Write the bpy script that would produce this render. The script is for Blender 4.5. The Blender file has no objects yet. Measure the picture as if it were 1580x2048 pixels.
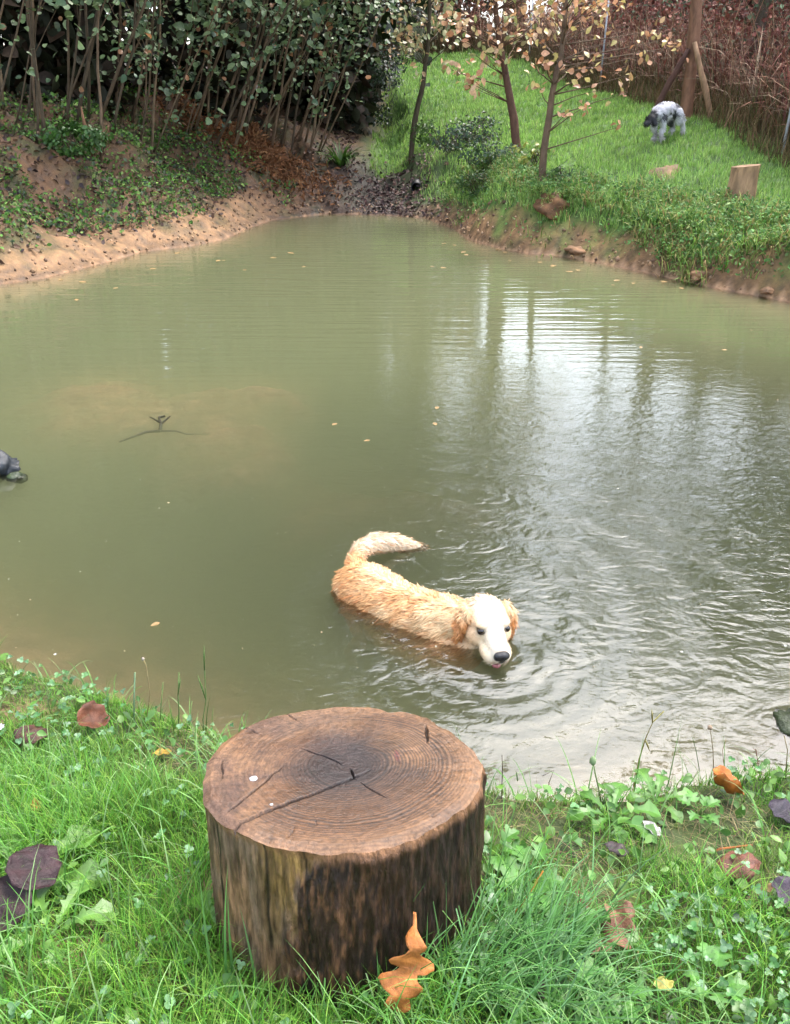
import bpy, bmesh, math, random
import numpy as np
from mathutils import Vector, Matrix, Euler
R = math.radians
random.seed(7); RNG = np.random.default_rng(11)
SC = bpy.context.scene
COL = SC.collection

# ------------------------------------------------------------ camera, sky, sun, exposure
PITCH = R(27.0); FPX = 1580.0; CH = 2.0
cam = bpy.data.cameras.new('camera'); cam_o = bpy.data.objects.new('camera', cam); COL.objects.link(cam_o)
cam.sensor_fit = 'VERTICAL'; cam.sensor_height = 24.0; cam.lens = 24.0*FPX/2048.0
cam.clip_start = 0.05; cam.clip_end = 500
cam_o.location = (0, 0, CH); cam_o.rotation_euler = (R(90)-PITCH, 0, 0)
SC.camera = cam_o
SUN_EL, SUN_AZ = R(62), R(44)          # azimuth from +Y towards +X
w = bpy.data.worlds.new('World'); SC.world = w; w.use_nodes = True
nt = w.node_tree; nt.nodes.clear()
sky = nt.nodes.new('ShaderNodeTexSky'); sky.sky_type = 'NISHITA'; sky.sun_disc = False
sky.sun_elevation = SUN_EL; sky.sun_rotation = SUN_AZ
sky.air_density = 1.0; sky.dust_density = 4.0; sky.ozone_density = 1.0
hs = nt.nodes.new('ShaderNodeHueSaturation'); hs.inputs['Saturation'].default_value = 0.6
bg = nt.nodes.new('ShaderNodeBackground'); bg.inputs['Strength'].default_value = 0.15
wo = nt.nodes.new('ShaderNodeOutputWorld')
nt.links.new(sky.outputs[0], hs.inputs['Color']); nt.links.new(hs.outputs[0], bg.inputs['Color']); nt.links.new(bg.outputs[0], wo.inputs['Surface'])
sun = bpy.data.lights.new('sun', 'SUN'); sun.energy = 0.65; sun.angle = R(18); sun.color = (1.0, 0.96, 0.9)
sun_o = bpy.data.objects.new('sun', sun); COL.objects.link(sun_o)
sd = Vector((math.sin(SUN_AZ)*math.cos(SUN_EL), math.cos(SUN_AZ)*math.cos(SUN_EL), math.sin(SUN_EL)))
sun_o.rotation_euler = sd.to_track_quat('Z', 'Y').to_euler()
SC.view_settings.view_transform = 'Standard'; SC.view_settings.look = 'None'
SC.view_settings.exposure = 2.66; SC.view_settings.gamma = 1.0
SC.render.engine = 'CYCLES'
cy = SC.cycles
cy.use_denoising = True
try: cy.denoiser = 'OPENIMAGEDENOISE'
except Exception: pass
cy.max_bounces = 7; cy.diffuse_bounces = 3; cy.glossy_bounces = 3; cy.transmission_bounces = 4
cy.transparent_max_bounces = 10; cy.volume_bounces = 3; cy.sample_clamp_indirect = 6
cy.use_adaptive_sampling = True; cy.adaptive_threshold = 0.02

# ------------------------------------------------------------ pixel <-> world
CP, SP = math.cos(PITCH), math.sin(PITCH)
def ray(px, py):
    u = (px-790)/FPX; v = (1024-py)/FPX
    return Vector((u, CP+v*SP, -SP+v*CP))
def at_z(px, py, z):
    r = ray(px, py); t = (z-CH)/r.z; return Vector((r.x*t, r.y*t, z))
def at_y(px, py, y):
    r = ray(px, py); t = y/r.y; return Vector((r.x*t, y, CH+r.z*t))

# ------------------------------------------------------------ numpy noise
def _h(ix, iy, s):
    n = (ix.astype(np.int64)*374761393 + iy.astype(np.int64)*668265263 + s*982451653) & 0x7fffffff
    n = ((n ^ (n >> 13))*1274126177) & 0x7fffffff
    return ((n ^ (n >> 16)) & 0xffff)/65535.0
def vn(x, y, s=0):
    x = np.asarray(x, float); y = np.asarray(y, float)
    ix = np.floor(x); iy = np.floor(y); fx = x-ix; fy = y-iy
    fx = fx*fx*(3-2*fx); fy = fy*fy*(3-2*fy)
    a = _h(ix, iy, s); b = _h(ix+1, iy, s); c = _h(ix, iy+1, s); d = _h(ix+1, iy+1, s)
    return (a*(1-fx)+b*fx)*(1-fy)+(c*(1-fx)+d*fx)*fy
def fbm(x, y, s=0, o=4):
    t = 0; a = .5; n = 0
    for i in range(o):
        t = t+a*vn(x*2**i+i*17.3, y*2**i-i*9.1, s+i); n += a; a *= .5
    return t/n
def sst(a, b, x): t = np.clip((x-a)/(b-a), 0, 1); return t*t*(3-2*t)

# ------------------------------------------------------------ terrain
SH = []
near = [(-420,1120,.36),(-150,1230,.36),(0,1310,.36),(110,1372,.37),(250,1405,.38),(400,1462,.40),(560,1500,.42),(760,1540,.43),(900,1568,.43),(1010,1592,.43),(1100,1612,.43),(1230,1606,.42),(1330,1572,.41),(1440,1545,.40),(1580,1528,.40),(1800,1500,.4),(2100,1400,.4)]
NEAR = [at_z(*p) for p in near]
far = [(-700,760),(-300,640),(0,568),(90,556),(150,540),(230,520),(285,503),(370,494),(450,478),(500,455),(545,440),(650,428),(760,430),(850,436),(905,455),(940,480),(1000,497),(1060,508),(1120,512),(1200,526),(1290,545),(1370,563),(1450,580),(1520,592),(1580,604),(1800,640),(2150,720)]
FAR = [at_z(px, py, 0) for px, py in far]
poly = [(p.x, p.y+.07) for p in NEAR] + [(8.5, 2.2), (9.0, 5.0)] + [(p.x, p.y) for p in reversed(FAR)] + [(-9.0, 5.0), (-7.0, 3.4)]
PX = np.array(poly)
def shore(x, y):
    """signed distance to the waterline, positive on land"""
    x = np.asarray(x, float); y = np.asarray(y, float)
    best = np.full(x.shape, 1e9); ins = np.zeros(x.shape, bool)
    n = len(PX)
    for i in range(n):
        ax, ay = PX[i]; bx, by = PX[(i+1) % n]
        dx, dy = bx-ax, by-ay; L = dx*dx+dy*dy
        t = np.clip(((x-ax)*dx+(y-ay)*dy)/L, 0, 1)
        best = np.minimum(best, (x-ax-t*dx)**2+(y-ay-t*dy)**2)
        if ay != by:
            c = ((ay > y) != (by > y)) & (x < (bx-ax)*(y-ay)/(by-ay)+ax)
            ins ^= c
    return np.where(ins, -1, 1)*np.sqrt(best)
ctl = [(0,1.0,.66),(-.5,1.0,.67),(.7,1.0,.64),(0,-.5,.86),(0,-4,1.0),(-3,-2,.9),(3,-2,.9),(-1.2,1.6,.52),(1.2,1.3,.53),(0,1.6,.50),(-2,2.0,.45),(3,1.2,.5),(-4,1.5,.6),(6,1,.6),(-8,1,.7),
       (0,.5,.76),(-7,2.2,.6),(8,1.6,.6),
       (6.03,13.5,1.36),(5.4,16.5,1.85),(5.2,23,2.4),(4.4,30,3.4),(4.5,14.8,1.5),(4.9,12.0,.86),(4.2,12.4,.8),(5.9,11.6,.85),(6.6,11.0,.9),(3.4,13,.82),(2.43,14,.8),(2.4,17,1.25),(3.4,16,1.35),(.37,20,.99),(-.5,21,.8),(.2,22.5,1.15),
       (2.7,30,3.2),(1.0,28,2.8),(2.2,22,2.05),(1.5,19.5,1.2),(3.6,24,2.35),(-5.4,11.5,.71),(-6.3,14,1.85),(-4.9,14,1.4),(-3.5,15.5,1.51),(-2.2,18,1.25),(-1.2,19.0,.7),(-.9,20,.75),(-1.9,21.5,1.6),(-4,20,2.2),(-8,18,2.5),(-10,12,2.0),(-12,8,1.5),(-7,12.2,1.2),
       (-5,28,3.0),(-15,28,3.5),(0,40,4.5),(10,40,5),(9,25,3.0),(8,16,1.9),(9,12,1.4),(12,8,1.2),(20,12,2),(20,0,1.4),(-20,0,1.5),(-25,15,3),(0,-12,1.2),(30,30,4),(0,60,6)]
CT = np.array(ctl)
def _tps():
    n = len(CT); P = CT[:, :2]
    d = np.sqrt(((P[:, None]-P[None])**2).sum(-1)); K = np.where(d > 0, d*d*np.log(d+1e-9), 0)+np.eye(n)*.3
    A = np.zeros((n+3, n+3)); A[:n, :n] = K; A[:n, n] = 1; A[:n, n+1:] = P; A[n:, :n] = A[:n, n:].T
    return np.linalg.solve(A, np.concatenate([CT[:, 2], [0, 0, 0]]))
TW = _tps()
def land(x, y):
    z = TW[-3]+TW[-2]*x+TW[-1]*y
    for i in range(len(CT)):
        d2 = (x-CT[i, 0])**2+(y-CT[i, 1])**2
        z = z+TW[i]*.5*d2*np.log(d2+1e-9)
    return z
GULLY = at_z(800, 430, 0)
MOUND = at_z(310, 830, -.2); MOUND2 = at_z(470, 940, -.2); MOUND3 = at_z(780, 1020, -.2)
def height(x, y):
    x = np.asarray(x, float); y = np.asarray(y, float)
    d = shore(x, y); L = land(x, y)
    wob = fbm(x*1.3, y*1.3, 3)-.5
    isn = y < 4.5
    gul = np.exp(-((x-GULLY.x+.3)**2)/2.0)*sst(14, 16, y)
    left = sst(-1.0, -2.5, x)
    slope = np.where(isn, 3.2, 1.15*(1-left)+.62*left)
    slope = slope*(1-.82*gul)*(1+1.1*wob)
    bank = .015+slope*np.maximum(d, 0)
    k = np.where(isn, .05, .12)
    L2 = np.maximum(L, .05)
    hh = np.clip(.5+.5*(bank-L2)/k, 0, 1)
    zl = bank*(1-hh)+L2*hh-k*hh*(1-hh)
    zl = np.maximum(zl, .012)
    rough = np.where(isn, .018, .16)
    zl = zl+rough*(fbm(x*2.2, y*2.2, 9)-.5)*sst(0, .5, d)+np.where(isn, .006, .13)*(fbm(x*5, y*5, 21)-.5)*sst(0, .2, d)
    dep = -.03-np.minimum(.30*np.maximum(-d, 0)**.9, .75)
    nb_ = fbm(x*1.6, y*2.2, 5)+.35*(fbm(x*5, y*7, 6)-.5)
    for q, rx_, ry_, am in ((MOUND, 1.75, 1.15, 1.0), (MOUND3, 1.0, .55, .8), (MOUND2, .8, .5, .95)):
        rr_ = ((x-q.x)/rx_)**2+((y-q.y)/ry_)**2+.7*(nb_-.5)
        dep = dep+(-.05-.16*nb_-dep)*sst(1.5, .15, rr_)*am
    return np.where(d > 0, zl, dep)
def hz(x, y): return float(height(np.array([x]), np.array([y]))[0])
def ground_at(px, py, ymin=.3, ymax=45):
    """first point where the view ray meets the ground"""
    r = ray(px, py); ts = np.linspace(ymin/r.y, ymax/r.y, 900)
    zz = CH+r.z*ts; g = height(r.x*ts, r.y*ts); g = np.maximum(g, 0)
    i = int(np.argmax(zz <= g)) if (zz <= g).any() else len(ts)-1
    t = ts[i]; return Vector((r.x*t, r.y*t, float(g[i])))

# ------------------------------------------------------------ material helpers
def newmat(name):
    m = bpy.data.materials.new(name); m.use_nodes = True; m.node_tree.nodes.clear()
    return m, m.node_tree
def N(nt, t, **kw):
    n = nt.nodes.new(t)
    for k, v in kw.items():
        if k in n.inputs: n.inputs[k].default_value = v
        else: setattr(n, k, v)
    return n
def mat_attr(name, rough=.6, spec=.4, var=.35, scale=40, transl=0.0, bump=0.0, bscale=60, stretch=(1, 1, 1), col=None, coat=0, rvar=0, alb=.58):
    """surface coloured by its own 'col' attribute (or one colour), broken up by noise"""
    m, nt = newmat(name); L = nt.links.new
    out = N(nt, 'ShaderNodeOutputMaterial'); p = N(nt, 'ShaderNodeBsdfPrincipled')
    p.inputs['Roughness'].default_value = rough; p.inputs['Specular IOR Level'].default_value = spec
    if coat: p.inputs['Coat Weight'].default_value = coat; p.inputs['Coat Roughness'].default_value = .15
    tc = N(nt, 'ShaderNodeTexCoord'); mp = N(nt, 'ShaderNodeMapping'); mp.inputs['Scale'].default_value = stretch
    L(tc.outputs['Object'], mp.inputs[0])
    nz = N(nt, 'ShaderNodeTexNoise', Scale=scale, Detail=5.0, Roughness=.6); L(mp.outputs[0], nz.inputs['Vector'])
    mr = N(nt, 'ShaderNodeMapRange'); mr.inputs[1].default_value = .3; mr.inputs[2].default_value = .7
    mr.inputs[3].default_value = 1-var; mr.inputs[4].default_value = 1+var; L(nz.outputs[0], mr.inputs[0])
    mx = N(nt, 'ShaderNodeMix', data_type='RGBA', blend_type='MULTIPLY'); mx.inputs[0].default_value = 1
    if col is None:
        at = N(nt, 'ShaderNodeAttribute', attribute_name='col'); L(at.outputs['Color'], mx.inputs[6])
    else: mx.inputs[6].default_value = (*col, 1)
    mr.inputs[3].default_value *= alb; mr.inputs[4].default_value *= alb
    L(mr.outputs[0], mx.inputs[7]); L(mx.outputs[2], p.inputs['Base Color'])
    if rvar:
        m2 = N(nt, 'ShaderNodeMapRange'); m2.inputs[1].default_value = .35; m2.inputs[2].default_value = .65
        m2.inputs[3].default_value = rough-rvar; m2.inputs[4].default_value = rough+rvar; L(nz.outputs[0], m2.inputs[0]); L(m2.outputs[0], p.inputs['Roughness'])
    if bump:
        n2 = N(nt, 'ShaderNodeTexNoise', Scale=bscale, Detail=6.0, Roughness=.65); L(mp.outputs[0], n2.inputs['Vector'])
        b = N(nt, 'ShaderNodeBump', Strength=bump, Distance=.02); L(n2.outputs[0], b.inputs['Height']); L(b.outputs[0], p.inputs['Normal'])
    if transl:
        tr = N(nt, 'ShaderNodeBsdfTranslucent'); ms = N(nt, 'ShaderNodeMixShader'); ms.inputs[0].default_value = transl
        L(mx.outputs[2], tr.inputs[0]); L(p.outputs[0], ms.inputs[1]); L(tr.outputs[0], ms.inputs[2]); L(ms.outputs[0], out.inputs[0])
    else: L(p.outputs[0], out.inputs[0])
    return m

# ------------------------------------------------------------ object helpers
def props(o, label=None, cat=None, group=None, kind=None):
    if label: o['label'] = label
    if cat: o['category'] = cat
    if group: o['group'] = group
    if kind: o['kind'] = kind
    return o
def link(name, me, mat=None, parent=None, smooth=True):
    o = bpy.data.objects.new(name, me); COL.objects.link(o)
    if mat: me.materials.append(mat)
    if smooth: me.polygons.foreach_set('use_smooth', np.ones(len(me.polygons), bool))
    if parent: o.parent = parent
    return o
def empty(name, loc=(0, 0, 0), rot=(0, 0, 0)):
    o = bpy.data.objects.new(name, None); COL.objects.link(o); o.location = loc; o.rotation_euler = rot; o.empty_display_size = .1
    return o
def mesh_np(name, V, F, col=None, mat=None, parent=None, smooth=True):
    """V (n,3); F list of (m,k) int arrays or a list of tuples"""
    me = bpy.data.meshes.new(name)
    if isinstance(F, np.ndarray): F = [F]
    if len(F) and isinstance(F[0], np.ndarray):
        F = [f for f in F if len(f)]
        idx = np.concatenate([f.ravel() for f in F]); cnt = np.concatenate([np.full(len(f), f.shape[1]) for f in F])
        me.vertices.add(len(V)); me.vertices.foreach_set('co', np.asarray(V, np.float32).ravel())
        me.loops.add(len(idx)); me.loops.foreach_set('vertex_index', idx.astype(np.int32))
        me.polygons.add(len(cnt)); st = np.concatenate([[0], np.cumsum(cnt)[:-1]])
        me.polygons.foreach_set('loop_start', st.astype(np.int32)); me.polygons.foreach_set('loop_total', cnt.astype(np.int32))
        me.update(calc_edges=True)
    else:
        me.from_pydata([tuple(v) for v in V], [], [tuple(f) for f in F]); me.update()
    if col is not None:
        a = me.color_attributes.new('col', 'FLOAT_COLOR', 'POINT')
        c = np.ones((len(V), 4), np.float32); c[:, :3] = col; a.data.foreach_set('color', c.ravel())
    return link(name, me, mat, parent, smooth)
def tube(pts, rad, n=8, jit=0, cap=True):
    pts = [Vector(p) for p in pts]; V = []; F = []
    up = Vector((.31, .17, .93)).normalized()
    for i, p in enumerate(pts):
        t = (pts[min(i+1, len(pts)-1)]-pts[max(i-1, 0)]).normalized()
        a = t.cross(up)
        if a.length < .1: a = t.cross(Vector((1, 0, 0)))
        a.normalize(); b = t.cross(a)
        for k in range(n):
            an = 2*math.pi*k/n; r = rad[i]*(1+jit*(random.random()-.5))
            V.append(p+(a*math.cos(an)+b*math.sin(an))*r)
    for i in range(len(pts)-1):
        for k in range(n):
            F.append((i*n+k, i*n+(k+1) % n, (i+1)*n+(k+1) % n, (i+1)*n+k))
    if cap: F.append(tuple(range(n-1, -1, -1))); F.append(tuple((len(pts)-1)*n+k for k in range(n)))
    return V, F
class MB:
    def __init__(s): s.V = []; s.F = []; s.C = []
    def add(s, vf, col=(.5, .5, .5)):
        o = len(s.V); s.V += [tuple(v) for v in vf[0]]; s.F += [tuple(i+o for i in f) for f in vf[1]]; s.C += [col]*len(vf[0]); return s
    def build(s, name, mat, parent=None, smooth=True): return mesh_np(name, s.V, s.F, np.array(s.C), mat, parent, smooth)
def wander(p0, p1, n, amp, seed=None):
    rr = random.Random(seed) if seed is not None else random
    p0 = Vector(p0); p1 = Vector(p1); out = []; o = Vector((0, 0, 0))
    for i in range(n+1):
        t = i/n; out.append(p0.lerp(p1, t)+o*math.sin(math.pi*min(t*1.0, 1)) if 0 < i < n else p0.lerp(p1, t))
        o += Vector((rr.uniform(-1, 1), rr.uniform(-1, 1), rr.uniform(-.3, .3)))*amp
    return out

# leaf templates: lie in XY, base at origin, tip at +Y, length 1
def leaf_outline(kind):
    if kind == 'oval': h = [(.0, .04), (.2, .24), (.45, .33), (.75, .2)]
    elif kind == 'round': h = [(.0, .05), (.12, .34), (.45, .47), (.8, .3)]
    elif kind == 'diamond': h = [(.0, .0), (.45, .34)]
    elif kind == 'long': h = [(.0, .03), (.35, .14), (.7, .11)]
    elif kind == 'disc': h = [(.0, .05), (.18, .36), (.5, .5), (.82, .40), (.96, .2)]
    elif kind == 'oak': h = [(.0, .02), (.12, .03), (.18, .10), (.23, .14), (.28, .11), (.31, .06), (.36, .10), (.42, .22), (.47, .25), (.52, .20), (.55, .10), (.60, .13), (.66, .25), (.71, .28), (.76, .22), (.79, .12), (.84, .15), (.90, .17), (.96, .11)]
    elif kind == 'dandelion': h = [(.0, .025), (.2, .03), (.28, .1), (.3, .04), (.42, .06), (.5, .15), (.53, .07), (.66, .1), (.76, .2), (.9, .12)]
    elif kind == 'maple': h = [(.0, .03), (.08, .3), (.22, .42), (.3, .2), (.48, .5), (.62, .44), (.6, .18), (.8, .2), (.88, .1)]
    V = [(0, y, 0) for y, w in h]+[(0, 1.0, 0)]
    n = len(h)
    V += [(-w, y, .22*w) for y, w in h]+[(w, y, .22*w) for y, w in h]
    F = []
    for i in range(n-1):
        F.append((i, i+1, n+1+i+1, n+1+i)); F.append((i+1, i, 2*n+1+i, 2*n+1+i+1))
    F.append((n-1, n, n+1+n-1)); F.append((n, n-1, 2*n+1+n-1))
    V = np.array(V, float); V[:, 2] += -.12*V[:, 1]**2
    return V, F
TPL = {k: leaf_outline(k) for k in ('oval', 'round', 'disc', 'diamond', 'long', 'oak', 'dandelion', 'maple')}
def frames(n, nrm, spin=None):
    """n rotation matrices whose z axis is nrm and whose y axis spins about it"""
    z = nrm/np.linalg.norm(nrm, axis=1, keepdims=True)
    a = RNG.normal(size=(n, 3)) if spin is None else spin
    y = a-(a*z).sum(1, keepdims=True)*z; y /= np.linalg.norm(y, axis=1, keepdims=True)+1e-9
    x = np.cross(y, z)
    return np.stack([x, y, z], axis=2)
def scatter(name, kind, P, nrm, size, col, mat, parent=None, spin=None, curl=None):
    V0, F0 = TPL[kind]; n = len(P); k = len(V0)
    M = frames(n, nrm, spin); size = np.broadcast_to(size, (n,))
    V = np.broadcast_to(V0, (n, k, 3)).copy()
    V[:, :, 2] *= RNG.uniform(.4, 2.2, (n, 1)); V[:, :, 0] *= RNG.uniform(.8, 1.15, (n, 1))
    if curl: V[:, :, 2] += RNG.uniform(-curl, curl, (n, 1))*V[:, :, 1]**2+RNG.uniform(-curl, curl, (n, 1))*V[:, :, 0]*2*V[:, :, 1]
    V = np.einsum('nij,nkj->nki', M, V)*size[:, None, None]+P[:, None, :]
    C = np.repeat(col, k, axis=0)
    off = np.arange(n)[:, None, None]*k
    Fq = np.array([f for f in F0 if len(f) == 4], int).reshape(-1, 4); Ft = np.array([f for f in F0 if len(f) == 3], int).reshape(-1, 3)
    Fs = []
    if len(Fq): Fs.append((Fq[None]+off).reshape(-1, 4))
    Fs.append((Ft[None]+off).reshape(-1, 3))
    return mesh_np(name, V.reshape(-1, 3), Fs, C, mat, parent, False)
def colr(n, *cs, var=.2, w=None):
    c = np.array(cs)[RNG.choice(len(cs), n, p=w)]
    return np.clip(c*(1+RNG.normal(0, var, (n, 1))), .003, 1)
def blades(P, L, W, head, lean, col, seg=3, droop=.5, tipc=None):
    """grass blades as numpy arrays; lean = start lean from vertical, droop = extra bend"""
    n = len(P); V = np.zeros((n, 2*seg+1, 3)); C = np.zeros((n, 2*seg+1, 3))
    dx, dy = np.cos(head), np.sin(head); px, py = -dy, dx
    pos = np.array(P, float).copy(); ang = lean.copy()
    dr = RNG.uniform(.3, 1.3, n)*droop
    for i in range(seg+1):
        t = i/seg; wd = W*(1-t**1.6)*.5*(1 if i else .7)
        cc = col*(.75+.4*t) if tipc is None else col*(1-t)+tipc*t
        if i < seg:
            tw = .35*np.sin(ang*3)
            V[:, 2*i, 0] = pos[:, 0]-px*wd; V[:, 2*i, 1] = pos[:, 1]-py*wd; V[:, 2*i, 2] = pos[:, 2]-wd*tw
            V[:, 2*i+1, 0] = pos[:, 0]+px*wd; V[:, 2*i+1, 1] = pos[:, 1]+py*wd; V[:, 2*i+1, 2] = pos[:, 2]+wd*tw
            C[:, 2*i] = cc; C[:, 2*i+1] = cc
        else: V[:, 2*i] = pos; C[:, 2*i] = cc
        s = L/seg
        pos[:, 0] += dx*np.sin(ang)*s; pos[:, 1] += dy*np.sin(ang)*s; pos[:, 2] += np.cos(ang)*s
        ang = ang+dr*(.6+t)
    return V, C
def blade_obj(name, sets, mat, parent=None):
    Vs, Cs, F4, F3 = [], [], [], []; off = 0
    for V, C in sets:
        n, k, _ = V.shape; seg = (k-1)//2
        q = np.array([(2*i, 2*i+1, 2*i+3, 2*i+2) for i in range(seg-1)], int).reshape(-1, 4)
        t = np.array([(2*seg-2, 2*seg-1, 2*seg)], int)
        o = np.arange(n)[:, None, None]*k+off
        if len(q): F4.append((q[None]+o).reshape(-1, 4))
        F3.append((t[None]+o).reshape(-1, 3)); Vs.append(V.reshape(-1, 3)); Cs.append(C.reshape(-1, 3)); off += n*k
    return mesh_np(name, np.concatenate(Vs), F4+F3, np.concatenate(Cs), mat, parent, False)

M = {}
M['leaf'] = mat_attr('leaf_surface', .38, .5, .25, 30, transl=.28, alb=.62)
M['darkleaf'] = mat_attr('dark_leaf_surface', .6, .2, .3, 20, transl=.1)
M['grass'] = mat_attr('grass_blade', .48, .32, .18, 25, transl=.35, alb=.60)
M['dry'] = mat_attr('dry_stalk', .75, .2, .25, 30, transl=.12)
M['weed'] = mat_attr('weed_leaf', .62, .3, .25, 30, transl=.3)
M['farlitter'] = mat_attr('far_leaf_litter', .6, .3, .35, 45)
M['litter'] = mat_attr('wet_leaf_litter', .5, .3, .45, 45, bump=.3, bscale=120)
M['bark'] = mat_attr('sapling_bark', .75, .3, .4, 14, bump=.6, bscale=40, stretch=(1, 1, .3))
M['ground'] = mat_attr('soil_ground', .75, .3, .5, 7, bump=1.0, bscale=11, rvar=.15)
M['rock'] = mat_attr('wet_rock', .4, .5, .4, 12, bump=.8, bscale=22)

# ------------------------------------------------------------ ground
def axis(segs):
    a = [segs[0][0]]
    for s0, s1, st in segs:
        n = max(1, int(round((s1-s0)/st))); a += [s0+(s1-s0)*(i+1)/n for i in range(n)]
    return np.array(a)
gx = axis([(-90, -30, 6), (-30, -12, 1.2), (-12, -8, .3), (-8, -2.2, .1), (-2.2, 2.2, .05), (2.2, 8, .1), (8, 12, .3), (12, 30, 1.2), (30, 90, 6)])
gy = axis([(-30, -4, 2), (-4, .3, .3), (.3, 2.6, .04), (2.6, 9.5, .16), (9.5, 21, .1), (21, 32, .25), (32, 50, 1.5), (50, 160, 8)])
X, Y = np.meshgrid(gx, gy); x = X.ravel(); y = Y.ravel(); z = height(x, y); dsh = shore(x, y)
ny, nx = X.shape
i = np.arange(ny-1)[:, None]*nx+np.arange(nx-1)[None]
Fg = np.stack([i, i+1, i+1+nx, i+nx], -1).reshape(-1, 4)
def lerp(a, b, t): return a*(1-t[:, None])+np.array(b)*t[:, None]
n1 = fbm(x*.9, y*.9, 31); n2 = fbm(x*3.5, y*3.5, 37); n3 = fbm(x*12, y*12, 41)
c = np.tile(np.array([.10, .075, .035]), (len(x), 1))
sand = np.array([.37, .215, .11])
nearm = y < 4.5
cn = lerp(np.tile(np.array([.07, .10, .025]), (len(x), 1)), (.28, .19, .10), sst(.56, .68, n2*.6+n1*.4))
leftb = sst(-.9, -1.8, x-.10*(y-15))
gulm = np.exp(-((x-GULLY.x+.5)/1.5)**2)*sst(14.5, 16.5, y)*sst(22.5, 19.5, y)
lt = lerp(np.tile(np.array([.15, .085, .042]), (len(x), 1)), (.19, .095, .05), sst(.5, .65, n1))
lt = lerp(lt, (.06, .08, .025), sst(.5, .62, n2)*.7)
lt = lerp(lt, sand, sst(.95, .15, dsh+(n2-.5)*1.3)*sst(-1.6, -3.2, x))
rt = lerp(np.tile(np.array([.08, .19, .03]), (len(x), 1)), (.12, .22, .045), n1)
rt = lerp(rt, (.30, .17, .08), sst(.55, .1, dsh+(n2-.5)*.8))
cf = rt*(1-leftb)[:, None]+lt*leftb[:, None]
cf = lerp(cf, (.062, .042, .040), gulm*.95)
bed = lerp(np.tile(np.array([.15, .14, .06]), (len(x), 1)), (.52, .32, .19), sst(-.5, -.16, z))
c = np.where((dsh < 0)[:, None], bed, np.where(nearm[:, None], cn, cf))
c = c*(.75+.5*n3)[:, None]*np.where((dsh > 0) & ~nearm, .55+.45*sst(.0, .22, dsh+.2*(n3-.5)), 1)[:, None]
g = mesh_np('ground', np.stack([x, y, z], 1), Fg, c, M['ground']); props(g, kind='structure')

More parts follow.
